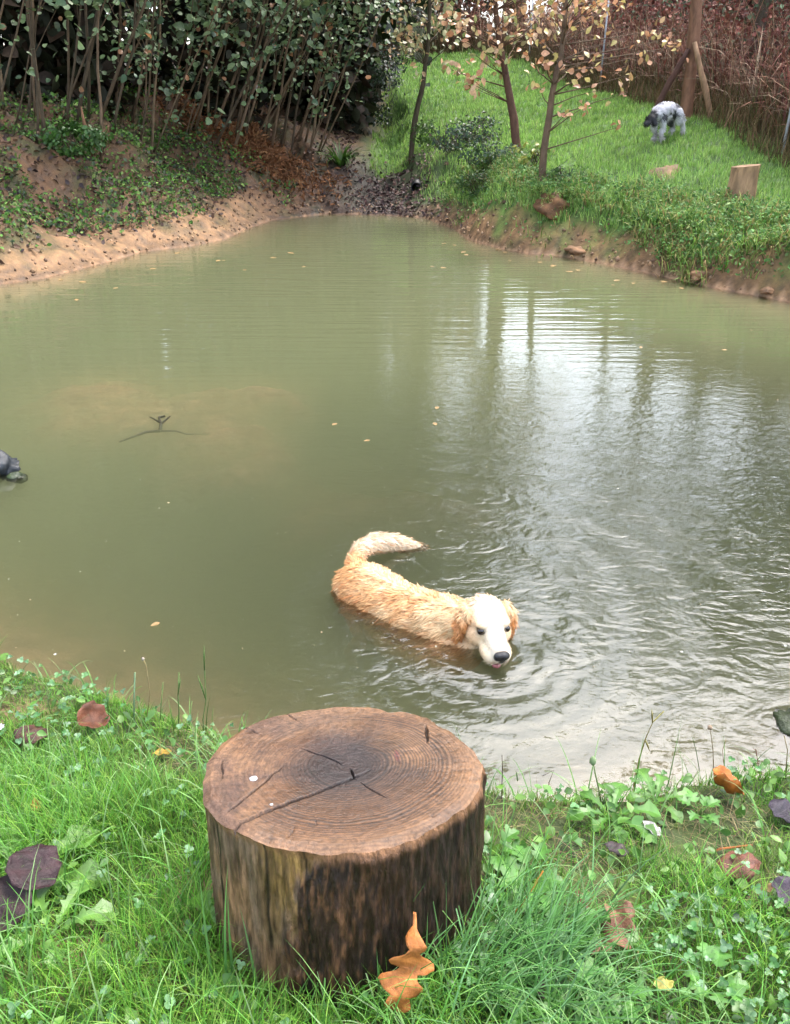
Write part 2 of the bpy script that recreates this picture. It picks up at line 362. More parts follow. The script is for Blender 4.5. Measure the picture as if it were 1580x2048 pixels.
# ------------------------------------------------------------ water
DOGC = at_z(990, 1320, 0)
def make_water():
    m, nt = newmat('pond_water'); L = nt.links.new
    out = N(nt, 'ShaderNodeOutputMaterial')
    geo = N(nt, 'ShaderNodeNewGeometry')
    def math_(op, a, b=None, c=None):
        n = N(nt, 'ShaderNodeMath', operation=op)
        for k, v in enumerate((a, b, c)):
            if v is None: continue
            if isinstance(v, (int, float)): n.inputs[k].default_value = v
            else: L(v, n.inputs[k])
        return n.outputs[0]
    def dist(cx, cy_):
        s = N(nt, 'ShaderNodeVectorMath', operation='DISTANCE'); L(geo.outputs['Position'], s.inputs[0]); s.inputs[1].default_value = (cx, cy_, 0); return s.outputs['Value']
    def rng(v, a, b, c_, d_):
        n = N(nt, 'ShaderNodeMapRange', interpolation_type='SMOOTHSTEP')
        for k, q in enumerate((a, b, c_, d_)): n.inputs[k+1].default_value = q
        L(v, n.inputs[0]); return n.outputs[0]
    mp = N(nt, 'ShaderNodeMapping'); mp.inputs['Scale'].default_value = (.75, 1.25, 1); mp.inputs['Rotation'].default_value = (0, 0, R(-18)); L(geo.outputs['Position'], mp.inputs[0])
    na = N(nt, 'ShaderNodeTexNoise', Scale=6.5, Detail=1.2, Distortion=2.2); L(mp.outputs[0], na.inputs['Vector'])
    nb = N(nt, 'ShaderNodeTexNoise', Scale=20.0, Detail=1.5, Distortion=2.4); L(mp.outputs[0], nb.inputs['Vector'])
    nc = N(nt, 'ShaderNodeTexNoise', Scale=1.1, Detail=1.0); L(geo.outputs['Position'], nc.inputs['Vector'])
    dd = dist(DOGC.x+.35, DOGC.y+.35)
    act = rng(dd, .3, 5.5, 1.0, .10)                     # stirred near the dog, calm far off
    side = N(nt, 'ShaderNodeSeparateXYZ'); L(geo.outputs['Position'], side.inputs[0])
    sx = rng(side.outputs[0], -1.6, .6, .30, 1.0)
    act = math_('MULTIPLY', math_('MULTIPLY', act, sx), rng(side.outputs[1], 1.7, 3.0, .38, 1.0))
    h1 = math_('MULTIPLY', math_('MULTIPLY', na.outputs[0], .0058), act)
    h2 = math_('MULTIPLY', math_('MULTIPLY', nb.outputs[0], .0016), act)
    wp = math_('ADD', dist(DOGC.x-.02, DOGC.y+.02), math_('MULTIPLY', nc.outputs[0], .12))
    r1 = math_('MULTIPLY', math_('SINE', math_('MULTIPLY', wp, 74.0)), rng(dist(DOGC.x, DOGC.y), .05, .8, .0010, 0.0))
    r2 = math_('MULTIPLY', math_('SINE', math_('MULTIPLY', math_('ADD', dist(DOGC.x-.1, DOGC.y+.45), math_('MULTIPLY', nc.outputs[0], .3)), 21.0)), rng(dd, .3, 3.2, .0022, 0.0))
    mf = N(nt, 'ShaderNodeMapping'); mf.inputs['Scale'].default_value = (.35, 3.2, 1); L(geo.outputs['Position'], mf.inputs[0])
    nf = N(nt, 'ShaderNodeTexNoise', Scale=3.0, Detail=1.0); L(mf.outputs[0], nf.inputs['Vector'])
    h3 = math_('MULTIPLY', nf.outputs[0], rng(side.outputs[1], 4, 12, .0012, .0085))
    H = math_('ADD', math_('ADD', math_('ADD', h1, h2), math_('ADD', r1, r2)), h3)
    bp = N(nt, 'ShaderNodeBump', Strength=1.0, Distance=1.0); L(H, bp.inputs['Height'])
    fr = N(nt, 'ShaderNodeFresnel', IOR=1.72); L(bp.outputs[0], fr.inputs['Normal'])
    gl = N(nt, 'ShaderNodeBsdfGlossy', Roughness=.03); L(bp.outputs[0], gl.inputs['Normal'])
    tr = N(nt, 'ShaderNodeBsdfTransparent')
    ms = N(nt, 'ShaderNodeMixShader'); L(fr.outputs[0], ms.inputs[0]); L(tr.outputs[0], ms.inputs[1]); L(gl.outputs[0], ms.inputs[2])
    L(ms.outputs[0], out.inputs['Surface'])
    vo = N(nt, 'ShaderNodeVolumePrincipled', Density=4.3, Anisotropy=.2)
    vo.inputs['Color'].default_value = (.50, .54, .35, 1); 
    L(vo.outputs[0], out.inputs['Volume'])
    xs = (-16.0, 16.0); ys = (.9, 21.0)
    V = [(xs[a], ys[b], zz) for zz in (-1.4, 0) for b in (0, 1) for a in (0, 1)]
    F = [(0, 2, 3, 1), (4, 5, 7, 6), (0, 1, 5, 4), (2, 6, 7, 3), (0, 4, 6, 2), (1, 3, 7, 5)]
    o = mesh_np('pond_water', V, F, None, m, None, False); props(o, kind='structure')
make_water()
# ------------------------------------------------------------ tall trees round the pond (seen mirrored in the water)
def crown_points(n, c, r, clumps=38):
    cc = RNG.normal(size=(clumps, 3)); cc /= np.linalg.norm(cc, axis=1, keepdims=True); cc *= RNG.uniform(.45, 1, (clumps, 1))**.5
    k = RNG.integers(0, clumps, n)
    p = cc[k]+RNG.normal(size=(n, 3))*.17
    return np.array(c)+p*np.array(r), p
def tall_tree(x, y, h, r, label, leafc, n=3600, base=.28, size=.42, kindname='broadleaf_tree', off=(0, 0)):
    z0 = hz(x, y); e = empty(kindname, (x, y, z0-.1))
    top = h*.8; mb = MB()
    tp = wander((0, 0, 0), (random.uniform(-.6, .6)+off[0], random.uniform(-.5, .5)+off[1], top), 8, .05)
    mb.add(tube(tp, [.02*h*(1-.85*i/8) for i in range(9)], 9, .12), (.12, .09, .06))
    for k in range(9):
        i = random.randint(3, 7); a = random.uniform(0, 6.28); q = tp[i]
        en = q+Vector((math.cos(a)*r*.7, math.sin(a)*r*.7, h*random.uniform(.08, .22)))
        mb.add(tube(wander(q, en, 5, .12), [.006*h*(1-.8*j/5) for j in range(6)], 6), (.11, .085, .06))
    mb.build('trunk', M['bark'], e)
    P, nn = crown_points(n, (off[0], off[1], h*(base+1)/2), (r, r, h*(1-base)/2))
    scatter('crown', 'oval', P, RNG.normal(size=(n, 3))+nn*.5+np.array([0, 0, .5]), RNG.uniform(.7, 1.3, n)*size, colr(n, *leafc), M['darkleaf'], e)
    props(e, label, 'tree', 'tall trees standing round the pond')
GR = [(.035, .06, .02), (.05, .075, .022), (.03, .05, .02)]
AU = [(.10, .08, .025), (.07, .08, .03), (.14, .08, .03)]
tall_tree(-13, 20, 17, 4.5, 'tall dark leafy tree behind the far left end of the thicket', GR)
tall_tree(-8.2, 22, 20, 4.6, 'tall dense green tree behind the left thicket, next to the corner tree', GR, n=5500, base=.08)
tall_tree(-4.2, 23.5, 21, 4.4, 'tall green tree behind the middle of the dark thicket', GR, n=5500, base=.08)
tall_tree(-.8, 26, 21, 3.8, 'tall tree behind the leaf filled gully at the end of the pond', GR, n=4500, base=.14)
tall_tree(1.2, 37, 25, 4.2, 'tall tree beyond the top end of the meadow', AU, n=4200)
tall_tree(5.0, 39, 26, 3.2, 'narrower tall tree right of the one beyond the meadow', AU, n=3600, base=.2)
tall_tree(9.5, 29, 15, 3.6, 'thin crowned tree far behind the brambles', AU, n=600, base=.4)
tall_tree(13.5, 27, 18, 4.2, 'second thin crowned tree far behind the brambles at right', AU, n=700, base=.4)
tall_tree(11.0, 22, 13, 3.0, 'nearer thin crowned tree behind the brambles at right', GR, n=420, base=.4)
tall_tree(12.0, 17.5, 9, 2.9, 'broad lower tree behind the bramble thicket at the right edge', GR)
tall_tree(9.8, 6.6, 13, 3.3, 'tall tree leaning over the pond from the right shore', GR, n=2600, base=.5, size=.34, off=(-4.2, .6))
tall_tree(-14, 10, 14, 4.0, 'tall tree on the left shore outside the thicket', GR, n=2600)

# ------------------------------------------------------------ dark thicket behind the hazels
def gz(P, up): P[:, 2] = height(P[:, 0], P[:, 1])+up; return P
def cap(P):
    k = P[:, 0] > .155*P[:, 1]; P[k, 2] = np.minimum(P[k, 2], 2.25+.108*P[k, 1]+.5*(fbm(P[k, 0]*.7, P[k, 1]*.7, 7)-.5)-RNG.uniform(0, 1, k.sum())**2*1.2); return P
HL = [(-14, 14.5)]+[tuple(ground_at(px, py, 8))[:2] for px, py in ((-60, 250), (60, 262), (165, 262), (265, 262), (345, 268), (430, 270), (500, 276), (560, 284), (615, 300))]+[(-.6, 21.5)]
HLX = np.array([q[0] for q in HL]); HLY = np.array([q[1] for q in HL]); print('hazel line', HL)
def thicket():
    n = 56000
    x = RNG.uniform(-15, -.7, n); y = np.interp(x, HLX, HLY)+1.1+RNG.uniform(0, 1, n)**1.2*4.5
    up = RNG.uniform(0, 1, n)**.9*10.0
    P = gz(np.stack([x, y, x*0], 1), up)
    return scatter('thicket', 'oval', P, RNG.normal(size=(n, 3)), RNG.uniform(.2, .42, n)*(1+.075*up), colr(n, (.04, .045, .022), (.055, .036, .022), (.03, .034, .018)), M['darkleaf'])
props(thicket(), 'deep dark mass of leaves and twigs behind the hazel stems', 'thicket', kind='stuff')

# ------------------------------------------------------------ hazel clumps
def hazel(px, py, nst, spread, label, lean=.42, nleaf=420, seed=0, lowleaf=1.3, tan=.05, hgt=5.2, fwd=-.16):
    rr = random.Random(seed); b = ground_at(px, py, 8)
    e = empty('hazel_bush', b); props(e, label, 'bush', 'hazel bushes along the left bank')
    stems = []
    nst += 2
    for k in range(nst):
        ox = (k/(max(nst-1, 1))-.5)*spread+rr.uniform(-.08, .08); oy = rr.uniform(-.35, .45)
        zz = hz(b.x+ox, b.y+oy)-b.z-.06
        H = hgt*rr.uniform(.75, 1.15); ln = lean+rr.uniform(-.28, .26)
        tp = wander((ox, oy, zz), (ox+H*ln, oy+H*(fwd+rr.uniform(-.1, .08)), zz+H), 9, .075, seed*31+k)
        r0 = rr.uniform(.011, .032); cc = rr.choice([(.24, .16, .10), (.17, .12, .075), (.30, .21, .13), (.13, .095, .06)])
        V, F = tube(tp, [r0*(1.15-.75*i/9) for i in range(10)], 7, .15); mb = MB().add((V, F), cc)
        for j in range(3):
            i = rr.randint(3, 7); q = tp[i]; en = q+Vector((rr.uniform(-.5, .6), rr.uniform(-.7, .1), rr.uniform(.2, .9)))
            mb.add(tube(wander(q, en, 4, .03, seed+j*7+k), [.010, .009, .007, .005, .003], 4), cc)
        mb.build('stem', M['bark'], e); stems.append(tp)
    n = nleaf; P = []
    for j in range(n//3):
        tp = rr.choice(stems); t = rr.random()**.75*9; i = min(int(t), 8); q = tp[i].lerp(tp[i+1], t-i)
        if q.z < lowleaf+rr.uniform(-.5, .4): 
            if rr.random() < .85: q = tp[rr.randint(4, 8)]
        q = q+Vector((rr.gauss(0, .3), rr.gauss(-.45, .35), rr.gauss(0, .2)))
        for s in range(3): P.append(q+Vector((rr.gauss(0, .09), rr.gauss(0, .07), rr.gauss(0, .06))))
    P = np.array(P); n = len(P)
    nr = RNG.normal(size=(n, 3))*.55+np.array([0, -.5, .8])
    w = [.42*(1-tan), .33*(1-tan), .25*(1-tan), tan]
    scatter('foliage', 'round', P, nr, np.exp(RNG.normal(-2.42, .30, n)), colr(n, (.19, .29, .12), (.28, .38, .19), (.08, .15, .07), (.45, .22, .10), w=w), M['leaf'], e, curl=.25)
HZ = [(-60,250,5,.9,'hazel bush at the far left edge with bare brown lower stems',11), (60,262,5,.9,'second hazel bush from the left edge, above the green weeds',12),
      (165,262,5,.8,'hazel bush of slanting stems above the bare brown snag',13), (265,262,6,.8,'hazel bush with bluish leaves hanging low over the leaf litter',14),
      (345,268,5,.8,'hazel bush left of the rusty fern patch with pale leaves at head height',15), (430,270,6,.8,'hazel bush behind the left end of the rusty bank patch',16),
      (500,276,5,.7,'hazel bush above the rusty brown bank with thin parallel stems',17), (560,284,5,.6,'hazel bush with two thick pale stems just left of the sword fern',18),
      (615,300,5,.5,'rightmost hazel bush, leaning over the sword fern and gully',19)]
for px, py, k, s, lab, sd in HZ:
    r_ = sd >= 18
    hazel(px, py, k, s, lab, seed=sd, nleaf=1000 if sd in (14, 15, 16, 17, 19) else 600, lowleaf=1.0 if sd in (14, 15, 16) else 1.5, lean=.46 if not r_ else .40, tan=.10 if sd in (11, 12) else .04)
# saplings of undergrowth between hazel and gully
def bush(px, py, d, r, h, n, label, cols, size=.07, name='leafy_bush', group='low bushes round the gully', matk='leaf', kind='oval'):
    b = ground_at(px, py, d) if d else ground_at(px, py)
    e = empty(name, b); mb = MB()
    for k in range(7):
        a = random.uniform(0, 6.28); mb.add(tube(wander((0, 0, -.1), (math.cos(a)*r*.6, math.sin(a)*r*.5, h*random.uniform(.6, .95)), 4, .04), [.014, .012, .009, .006, .004], 5), (.10, .07, .045))
    mb.build('stem', M['bark'], e)
    P, nn = crown_points(n, (0, 0, h*.5), (r, r, h*.55), 16); P[:, 2] = np.abs(P[:, 2])
    scatter('foliage', kind, P, nn+RNG.normal(size=(n, 3))*.7+np.array([0, -.2, .6]), RNG.uniform(.6, 1.3, n)*size, colr(n, *cols), M[matk], e, curl=.2)
    props(e, label, 'bush', group); return e
DG = [(.03, .06, .02), (.045, .085, .025), (.03, .045, .02)]
bush(735, 250, 12, 1.1, 2.0, 2400, 'dark green bush at the right end of the hazel thicket', DG, .09)
bush(770, 130, 18, 1.8, 2.8, 2600, 'tall dull green bush rising behind the gully, left of the first sapling', [(.06, .08, .04), (.08, .10, .045), (.10, .07, .045)], .10)
bush(700, 175, 16, 1.3, 3.2, 2400, 'dark bush between the last hazel bush and the dull green bush', DG, .10)
bush(880, 40, 24, 2.0, 2.4, 2400, 'brownish bush at the top left end of the meadow', [(.12, .10, .05), (.10, .07, .05), (.07, .09, .04)], .11)
bush(925, 300, 10, .85, .75, 1300, 'low bluish green bush between the first and second saplings', [(.05, .10, .06), (.07, .13, .07), (.09, .09, .05)], .07)
bush(880, 292, 10, .7, .6, 900, 'small bright green bush just right of the first sapling foot', [(.07, .15, .025), (.10, .19, .04)], .065)
bush(985, 330, 10, .6, .4, 700, 'low dark green bush at the foot of the second sapling', [(.05, .10, .03), (.06, .12, .05)], .06)
bush(960, 395, 9, .5, .45, 800, 'grassy green bush on the lip of the right bank above the waterline leaves', [(.07, .16, .03), (.05, .11, .03)], .07, kind='long')
bush(1140, 372, 9, .35, .3, 500, 'bright green bush on top of the rusty bank hollow', [(.09, .19, .035), (.06, .13, .03)], .08, kind='long')
bush(160, 310, 8, .5, .45, 800, 'bright green bush low on the left bank below the hazels', [(.05, .14, .02), (.07, .17, .03)], .08)
# sword fern
b = ground_at(682, 335, 10); n = 80
e = empty('fern', b); props(e, 'bright green sword fern at the right foot of the hazels', 'fern')
a = RNG.uniform(0, 6.28, n); Vb, Cb = blades(np.zeros((n, 3))+np.stack([np.cos(a), np.sin(a), a*0], 1)*.05, RNG.uniform(.45, .85, n), np.full(n, .06), a, RNG.uniform(.3, .7, n), colr(n, (.06, .15, .02), (.09, .20, .03)), seg=6, droop=.38)
blade_obj('frond', [(Vb, Cb)], M['grass'], e)
# bare snag
s0 = ground_at(190, 322, 8); mb = MB(); mb.add(tube(wander(s0-Vector((0, 0, .1)), s0+Vector((-.09, 0, .8)), 5, .02, 3), [.05, .045, .04, .035, .025, .01], 8, .3), (.30, .15, .08))
props(mb.build('dead_snag', M['bark']), 'short rusty broken snag standing on the left bank', 'dead branch')

# ------------------------------------------------------------ right side: brambles, dry grass, fence
FL = [(6.6, 10.5), (6.03, 13.5), (5.75, 17), (5.25, 23), (4.6, 30), (3.2, 34), (-2, 35)]
def along(n, off0, off1):
    seg = np.array(FL); d = np.sqrt(((seg[1:]-seg[:-1])**2).sum(1)); cum = np.concatenate([[0], np.cumsum(d)])
    t = RNG.uniform(0, cum[-1], n); i = np.clip(np.searchsorted(cum, t)-1, 0, len(d)-1); f = (t-cum[i])/d[i]
    p = seg[i]+(seg[i+1]-seg[i])*f[:, None]; tg = (seg[i+1]-seg[i])/d[i][:, None]
    nr = np.stack([tg[:, 1], -tg[:, 0]], 1)
    o = RNG.uniform(off0, off1, n)
    return p+nr*o[:, None], o
def bramble():
    sets = []
    n = 19000; p, o = along(n, .25, 3.2); P = gz(np.concatenate([p, p[:, :1]*0], 1), -.02)
    cols = colr(n, (.34, .12, .09), (.42, .20, .13), (.22, .08, .07), (.50, .30, .19), (.16, .15, .08), (.62, .45, .30), var=.35)
    sets.append(blades(P, RNG.uniform(.7, 2.4, n), RNG.uniform(.012, .03, n), RNG.uniform(0, 6.28, n), np.abs(RNG.normal(0, .35, n)), cols, seg=5, droop=.45))
    o1 = blade_obj('bramble_thicket', sets, M['dry'])
    props(o1, 'reddish brown tangle of dead bramble stems behind the wire fence', 'brambles', kind='stuff')
    n = 32000; p, o = along(n, .6, 4.4); up = RNG.uniform(.1, 1, n)*np.clip(.8+o*1.3, .8, 5.0)
    P = cap(gz(np.concatenate([p, p[:, :1]*0], 1), up))
    nz = fbm(P[:, 0]*.5+P[:, 1]*.35, P[:, 2]*.6, 77)
    hi = sst(1.2, 2.6, up)*sst(.35, .6, nz)
    c1 = colr(n, (.30, .09, .07), (.20, .07, .05), (.42, .18, .12), var=.35); c2 = colr(n, (.10, .16, .08), (.14, .21, .11), (.24, .30, .18), var=.3)
    cc = np.where((RNG.random(n) < hi+.08)[:, None], c2, c1)
    props(scatter('bramble_leaves', 'oval', P, RNG.normal(size=(n, 3))+np.array([-.4, -.5, .4]), RNG.uniform(.05, .13, n), cc, M['darkleaf']), 'dark red and dull green leaves filling the bramble thicket', 'brambles', kind='stuff')
    n = 12000; p, o = along(n, -.35, .55); P = gz(np.concatenate([p, p[:, :1]*0], 1), -.02)
    V1 = blades(P, RNG.uniform(.3, .95, n)*(.55+.45*sst(-.35, .3, o)), RNG.uniform(.010, .022, n), RNG.uniform(0, 6.28, n), RNG.uniform(0, .5, n), colr(n, (.34, .22, .12), (.26, .15, .08), (.20, .17, .07), (.14, .16, .05), var=.25), seg=3, droop=.35)
    props(blade_obj('dry_grass', [V1], M['dry']), 'tall dry tan grass along the foot of the fence', 'dry grass', kind='stuff')
bramble()
def hedge():
    n = 16000; p, o = along(n, 3.6, 6.5); up = RNG.uniform(0, 1, n)**.8*4.6
    P = cap(gz(np.concatenate([p, p[:, :1]*0], 1), up))
    props(scatter('hedge_leaves', 'oval', P, RNG.normal(size=(n, 3)), RNG.uniform(.2, .4, n), colr(n, (.04, .055, .025), (.06, .035, .028), (.05, .06, .035)), M['darkleaf']), 'dull dark overgrown hedge standing behind the brambles', 'hedge', kind='stuff')
hedge()
def bare_tree(x, y, h, lean, label, seed):
    rr = random.Random(seed); z0 = hz(x, y); e = empty('bare_tree', (x, y, z0-.1)); props(e, label, 'tree', 'half bare trees behind the brambles')
    mb = MB(); tips = []
    def grow(p, d, L_, r, lev):
        q = p+d*L_; pts = wander(p, q, 5, L_*.03, rr.randint(0, 9999)); mb.add(tube(pts, [r*(1-.45*i_/5) for i_ in range(6)], 7 if lev < 2 else 4), (.12, .09, .06)) 
        if lev >= 4: tips.append(q); return
        for k in range(3 if lev else 4):
            nd = (d+Vector((rr.gauss(0, .55), rr.gauss(0, .55), rr.uniform(-.1, .45)))).normalized(); grow(pts[rr.randint(3, 5)], nd, L_*rr.uniform(.55, .78), r*.55, lev+1)
    grow(Vector((0, 0, 0)), Vector((lean, 0, 1)).normalized(), h*.42, h*.013, 0)
    mb.build('trunk', M['bark'], e)
    T = np.array(tips); n = len(T)*3; P = T[RNG.integers(0, len(T), n)]+RNG.normal(0, .22, (n, 3))
    scatter('crown', 'oval', P, RNG.normal(size=(n, 3)), RNG.uniform(.08, .16, n), colr(n, (.12, .12, .04), (.22, .15, .05)), M['leaf'], e)
bare_tree(6.9, 17.5, 10, .05, 'half bare tree behind the wire fence right of the leaning trunk', 4)
bare_tree(8.6, 21, 12, -.1, 'taller half bare tree deeper behind the brambles', 8)
bare_tree(7.0, 27, 12, .1, 'half bare tree behind the brambles at the far meadow end', 15)
def fence():
    e = empty('wire_fence', (6.03, 13.5, hz(6.03, 13.5))); o = Vector(e.location)
    props(e, 'grey wire fence with slim metal posts in front of the brambles', 'fence')
    mt = mat_attr('galvanised_steel', .45, .6, .2, 30, col=(.62, .66, .72))
    posts = [Vector((6.5, 11.0, 0)), Vector((6.03, 13.5, 0)), Vector((5.72, 17.6, 0)), Vector((5.25, 23, 0)), Vector((4.42, 30, 0))]
    for p in posts:
        z = hz(p.x, p.y); p.z = z
    for p in posts[1:2]+posts[3:]:
        q = p-o; V, F = tube([q-Vector((0, 0, .2)), q+Vector((0, 0, 1.0)), q+Vector((0, 0, 2.15))], [.022, .021, .021], 8); V2, F2 = tube([q+Vector((0, 0, 2.15)), q+Vector((0, 0, 2.18))], [.028, .02], 8)
        MB().add((V, F)).add((V2, F2)).build('post', mt, e)
    mb = MB()
    for a, b_ in zip(posts[:-1], posts[1:]):
        for k in range(5):
            h = .15+k*.42; mb.add(tube([a-o+Vector((0, 0, h)), (a+b_)/2-o+Vector((0, 0, h-.01)), b_-o+Vector((0, 0, h))], [.0013]*3, 4, cap=False))
        L_ = (b_-a).length; nn = int(L_/.16)
        for k in range(nn):
            q = a.lerp(b_, k/nn)-o; mb.add(tube([q+Vector((0, 0, .12)), q+Vector((0, 0, 1.85))], [.0010]*2, 4, cap=False))
    mb.build('wire_mesh', mat_attr('weathered_wire', .6, .4, .2, 30, col=(.10, .09, .09)), e)
fence()
# leaning tree with two props
bt = ground_at(1373, 242, 12); et = empty('leaning_tree', bt)
props(et, 'bare reddish brown tree trunk rising out of frame, propped by two poles', 'tree')
tw = [at_y(px, py, bt.y)-bt for px, py in ((1371, 250), (1374, 200), (1382, 130), (1388, 70), (1393, 10))]
dv = (tw[-1]-tw[-2]).normalized(); tw += [tw[-1]+dv*1.2+Vector((.1, 0, 0)), tw[-1]+dv*2.6, tw[-1]+dv*4.2+Vector((-.3, 0, 0))]
mb = MB().add(tube([tw[0]-Vector((0, 0, .2))]+tw, [.135, .125, .115, .105, .115, .10, .09, .07, .04], 12, .12), (.34, .17, .10))
for q in ((.5, .1, .9), (-.9, -.3, 1.3), (.8, .5, 1.6), (-.6, .6, 1.2), (1.3, -.4, .7), (-1.4, .1, .6)):
    st = random.choice(tw[-3:]); mb.add(tube(wander(st, st+Vector(q)*1.3, 6, .08), [.035, .03, .025, .018, .012, .008, .004], 6), (.25, .14, .09))
mb.build('trunk', M['bark'], et)
P, nn = crown_points(500, tw[-1]+Vector((0, 0, .2)), (1.7, 1.6, 1.4), 26)
scatter('crown', 'oval', P, RNG.normal(size=(500, 3)), RNG.uniform(.08, .15, 500), colr(500, (.25, .20, .05), (.10, .12, .03), (.35, .2, .08)), M['leaf'], et)
def pole(p0, p1, y0, y1, r, c, label):
    a = at_y(*p0, y0); b_ = at_y(*p1, y1)
    mb = MB().add(tube(wander(a-Vector((0, 0, .1)), b_, 6, .012), [r, r*1.05, r*.95, r, r*.9, r*.85, r*.7], 8, .2), c)
    props(mb.build('wooden_prop', M['bark']), label, 'wooden pole', 'poles propping the leaning tree')
pole((1305, 222), (1378, 98), bt.y-.1, bt.y-.12, .055, (.13, .06, .04), 'dark wooden pole leaning against the left side of the bare trunk')
pole((1428, 246), (1389, 84), bt.y-.35, bt.y-.18, .055, (.50, .30, .17), 'pale split wooden pole leaning against the right side of the bare trunk')

# ------------------------------------------------------------ saplings
def sapling(trunk, y0, rad, clusters, label, bc=(.16, .10, .06), upper=None, ncl=20, lc=None, size=.12, yd=0.0):
    b = ground_at(trunk[0][0], trunk[0][1], 9); y0 = b.y
    e = empty('oak_sapling', b); props(e, label, 'tree', 'young oaks by the pond')
    pts = [at_y(px, py, y0+yd*i/len(trunk))-b for i, (px, py) in enumerate(trunk)]; pts[0] = Vector((0, 0, 0))
    fine = []
    for a, c_ in zip(pts[:-1], pts[1:]):
        fine += [a, (a+c_)/2+Vector((random.uniform(-.015, .015), 0, 0))]
    fine.append(pts[-1]); n = len(fine)
    mb = MB().add(tube([fine[0]-Vector((0, 0, .12))]+fine, [rad*1.35]+[rad*(1.12-.75*i/n) for i in range(n)], 10, .18), bc)
    mb.build('trunk', M['bark'], e)
    tb = MB(); P = []; S = []
    for (cx, cy_, dy, k, sp) in clusters:
        c_ = at_y(cx, cy_, y0+dy)-b
        cand = [f for f in fine if f.z < c_.z-.22] or [fine[len(fine)//2]]
        st = min(cand, key=lambda f: (f-c_).length)
        wp = wander(st, c_, 5, .035); tb.add(tube(wp, [.014, .011, .009, .007, .005, .003], 5), bc)
        for j in range(k): P.append(c_.lerp(wp[-2], random.random()*.5)+Vector((random.gauss(0, sp), random.gauss(0, sp), random.gauss(0, sp*.8))))
    tb.build('branches', M['bark'], e)
    P = np.array(P); n = len(P)
    lc = lc or [(.85, .48, .25), (.88, .56, .32), (.66, .52, .22), (.62, .28, .13), (.40, .42, .16)]
    scatter('foliage', 'oval', P, RNG.normal(size=(n, 3))*.8+np.array([0, -.6, .5]), RNG.uniform(.7, 1.25, n)*size, colr(n, *lc, var=.18), M['leaf'], e, curl=.4)
def cl(x0, x1, y0, y1, n, k, sp, dy=(-.8, .8)):
    return [(random.uniform(x0, x1), random.uniform(y0, y1), random.uniform(*dy), k, sp) for _ in range(n)]
GL = [(.40, .42, .2), (.6, .55, .28), (.26, .32, .12), (.7, .45, .24)]
sapling([(822, 320), (830, 240), (846, 170), (856, 90), (860, 10), (852, -90), (848, -200)], 0, .062, cl(780, 940, -10, 110, 22, 13, .17)+[(842, 148, -.3, 9, .1), (868, 50, 0, 9, .12)]+cl(760, 960, -160, 0, 10, 14, .25), 'slim dark sapling leaning right, leftmost of the three young oaks', (.11, .085, .05), lc=GL, size=.13)
sapling([(1035, 308), (1028, 240), (1016, 175), (1008, 130), (996, 60), (990, -20), (985, -130)], 0, .078, cl(890, 1060, 20, 130, 14, 9, .13)+cl(880, 960, 130, 178, 5, 9, .08)+cl(950, 1120, -40, 60, 12, 10, .17)+cl(900, 1150, -200, -30, 12, 14, .25), 'thickest reddish brown sapling leaning left, middle of the three young oaks', (.17, .085, .055), size=.135)
sapling([(1084, 372), (1088, 300), (1098, 235), (1104, 190), (1112, 150), (1122, 120), (1128, 60), (1135, -20), (1140, -120)], 0, .058, cl(1060, 1190, 70, 150, 9, 8, .12)+cl(1100, 1250, -10, 90, 14, 8, .15)+[(1135, 225, -.3, 8, .07), (1175, 208, -.3, 7, .06), (1245, 252, -.4, 4, .03), (1200, 180, -.2, 5, .06), (1262, 150, 0, 8, .08), (1255, 185, .1, 9, .07), (1080, 175, 0, 6, .05), (1290, 110, .1, 8, .1), (1335, 78, .2, 12, .11), (1360, 92, .3, 7, .07), (1315, 60, .3, 6, .08)]+cl(1080, 1280, -200, -10, 10, 12, .25), 'mottled pale sapling on the bank edge, rightmost of the three young oaks', (.20, .13, .08), size=.105, lc=[(.88, .54, .24), (.88, .46, .26), (.74, .60, .22), (.66, .30, .14)])
# low shoot at the sapling foot
bush(1065, 345, 9, .3, .45, 160, 'yellow green leafy shoot beside the foot of the pale sapling', [(.35, .38, .08), (.15, .25, .05)], .09)

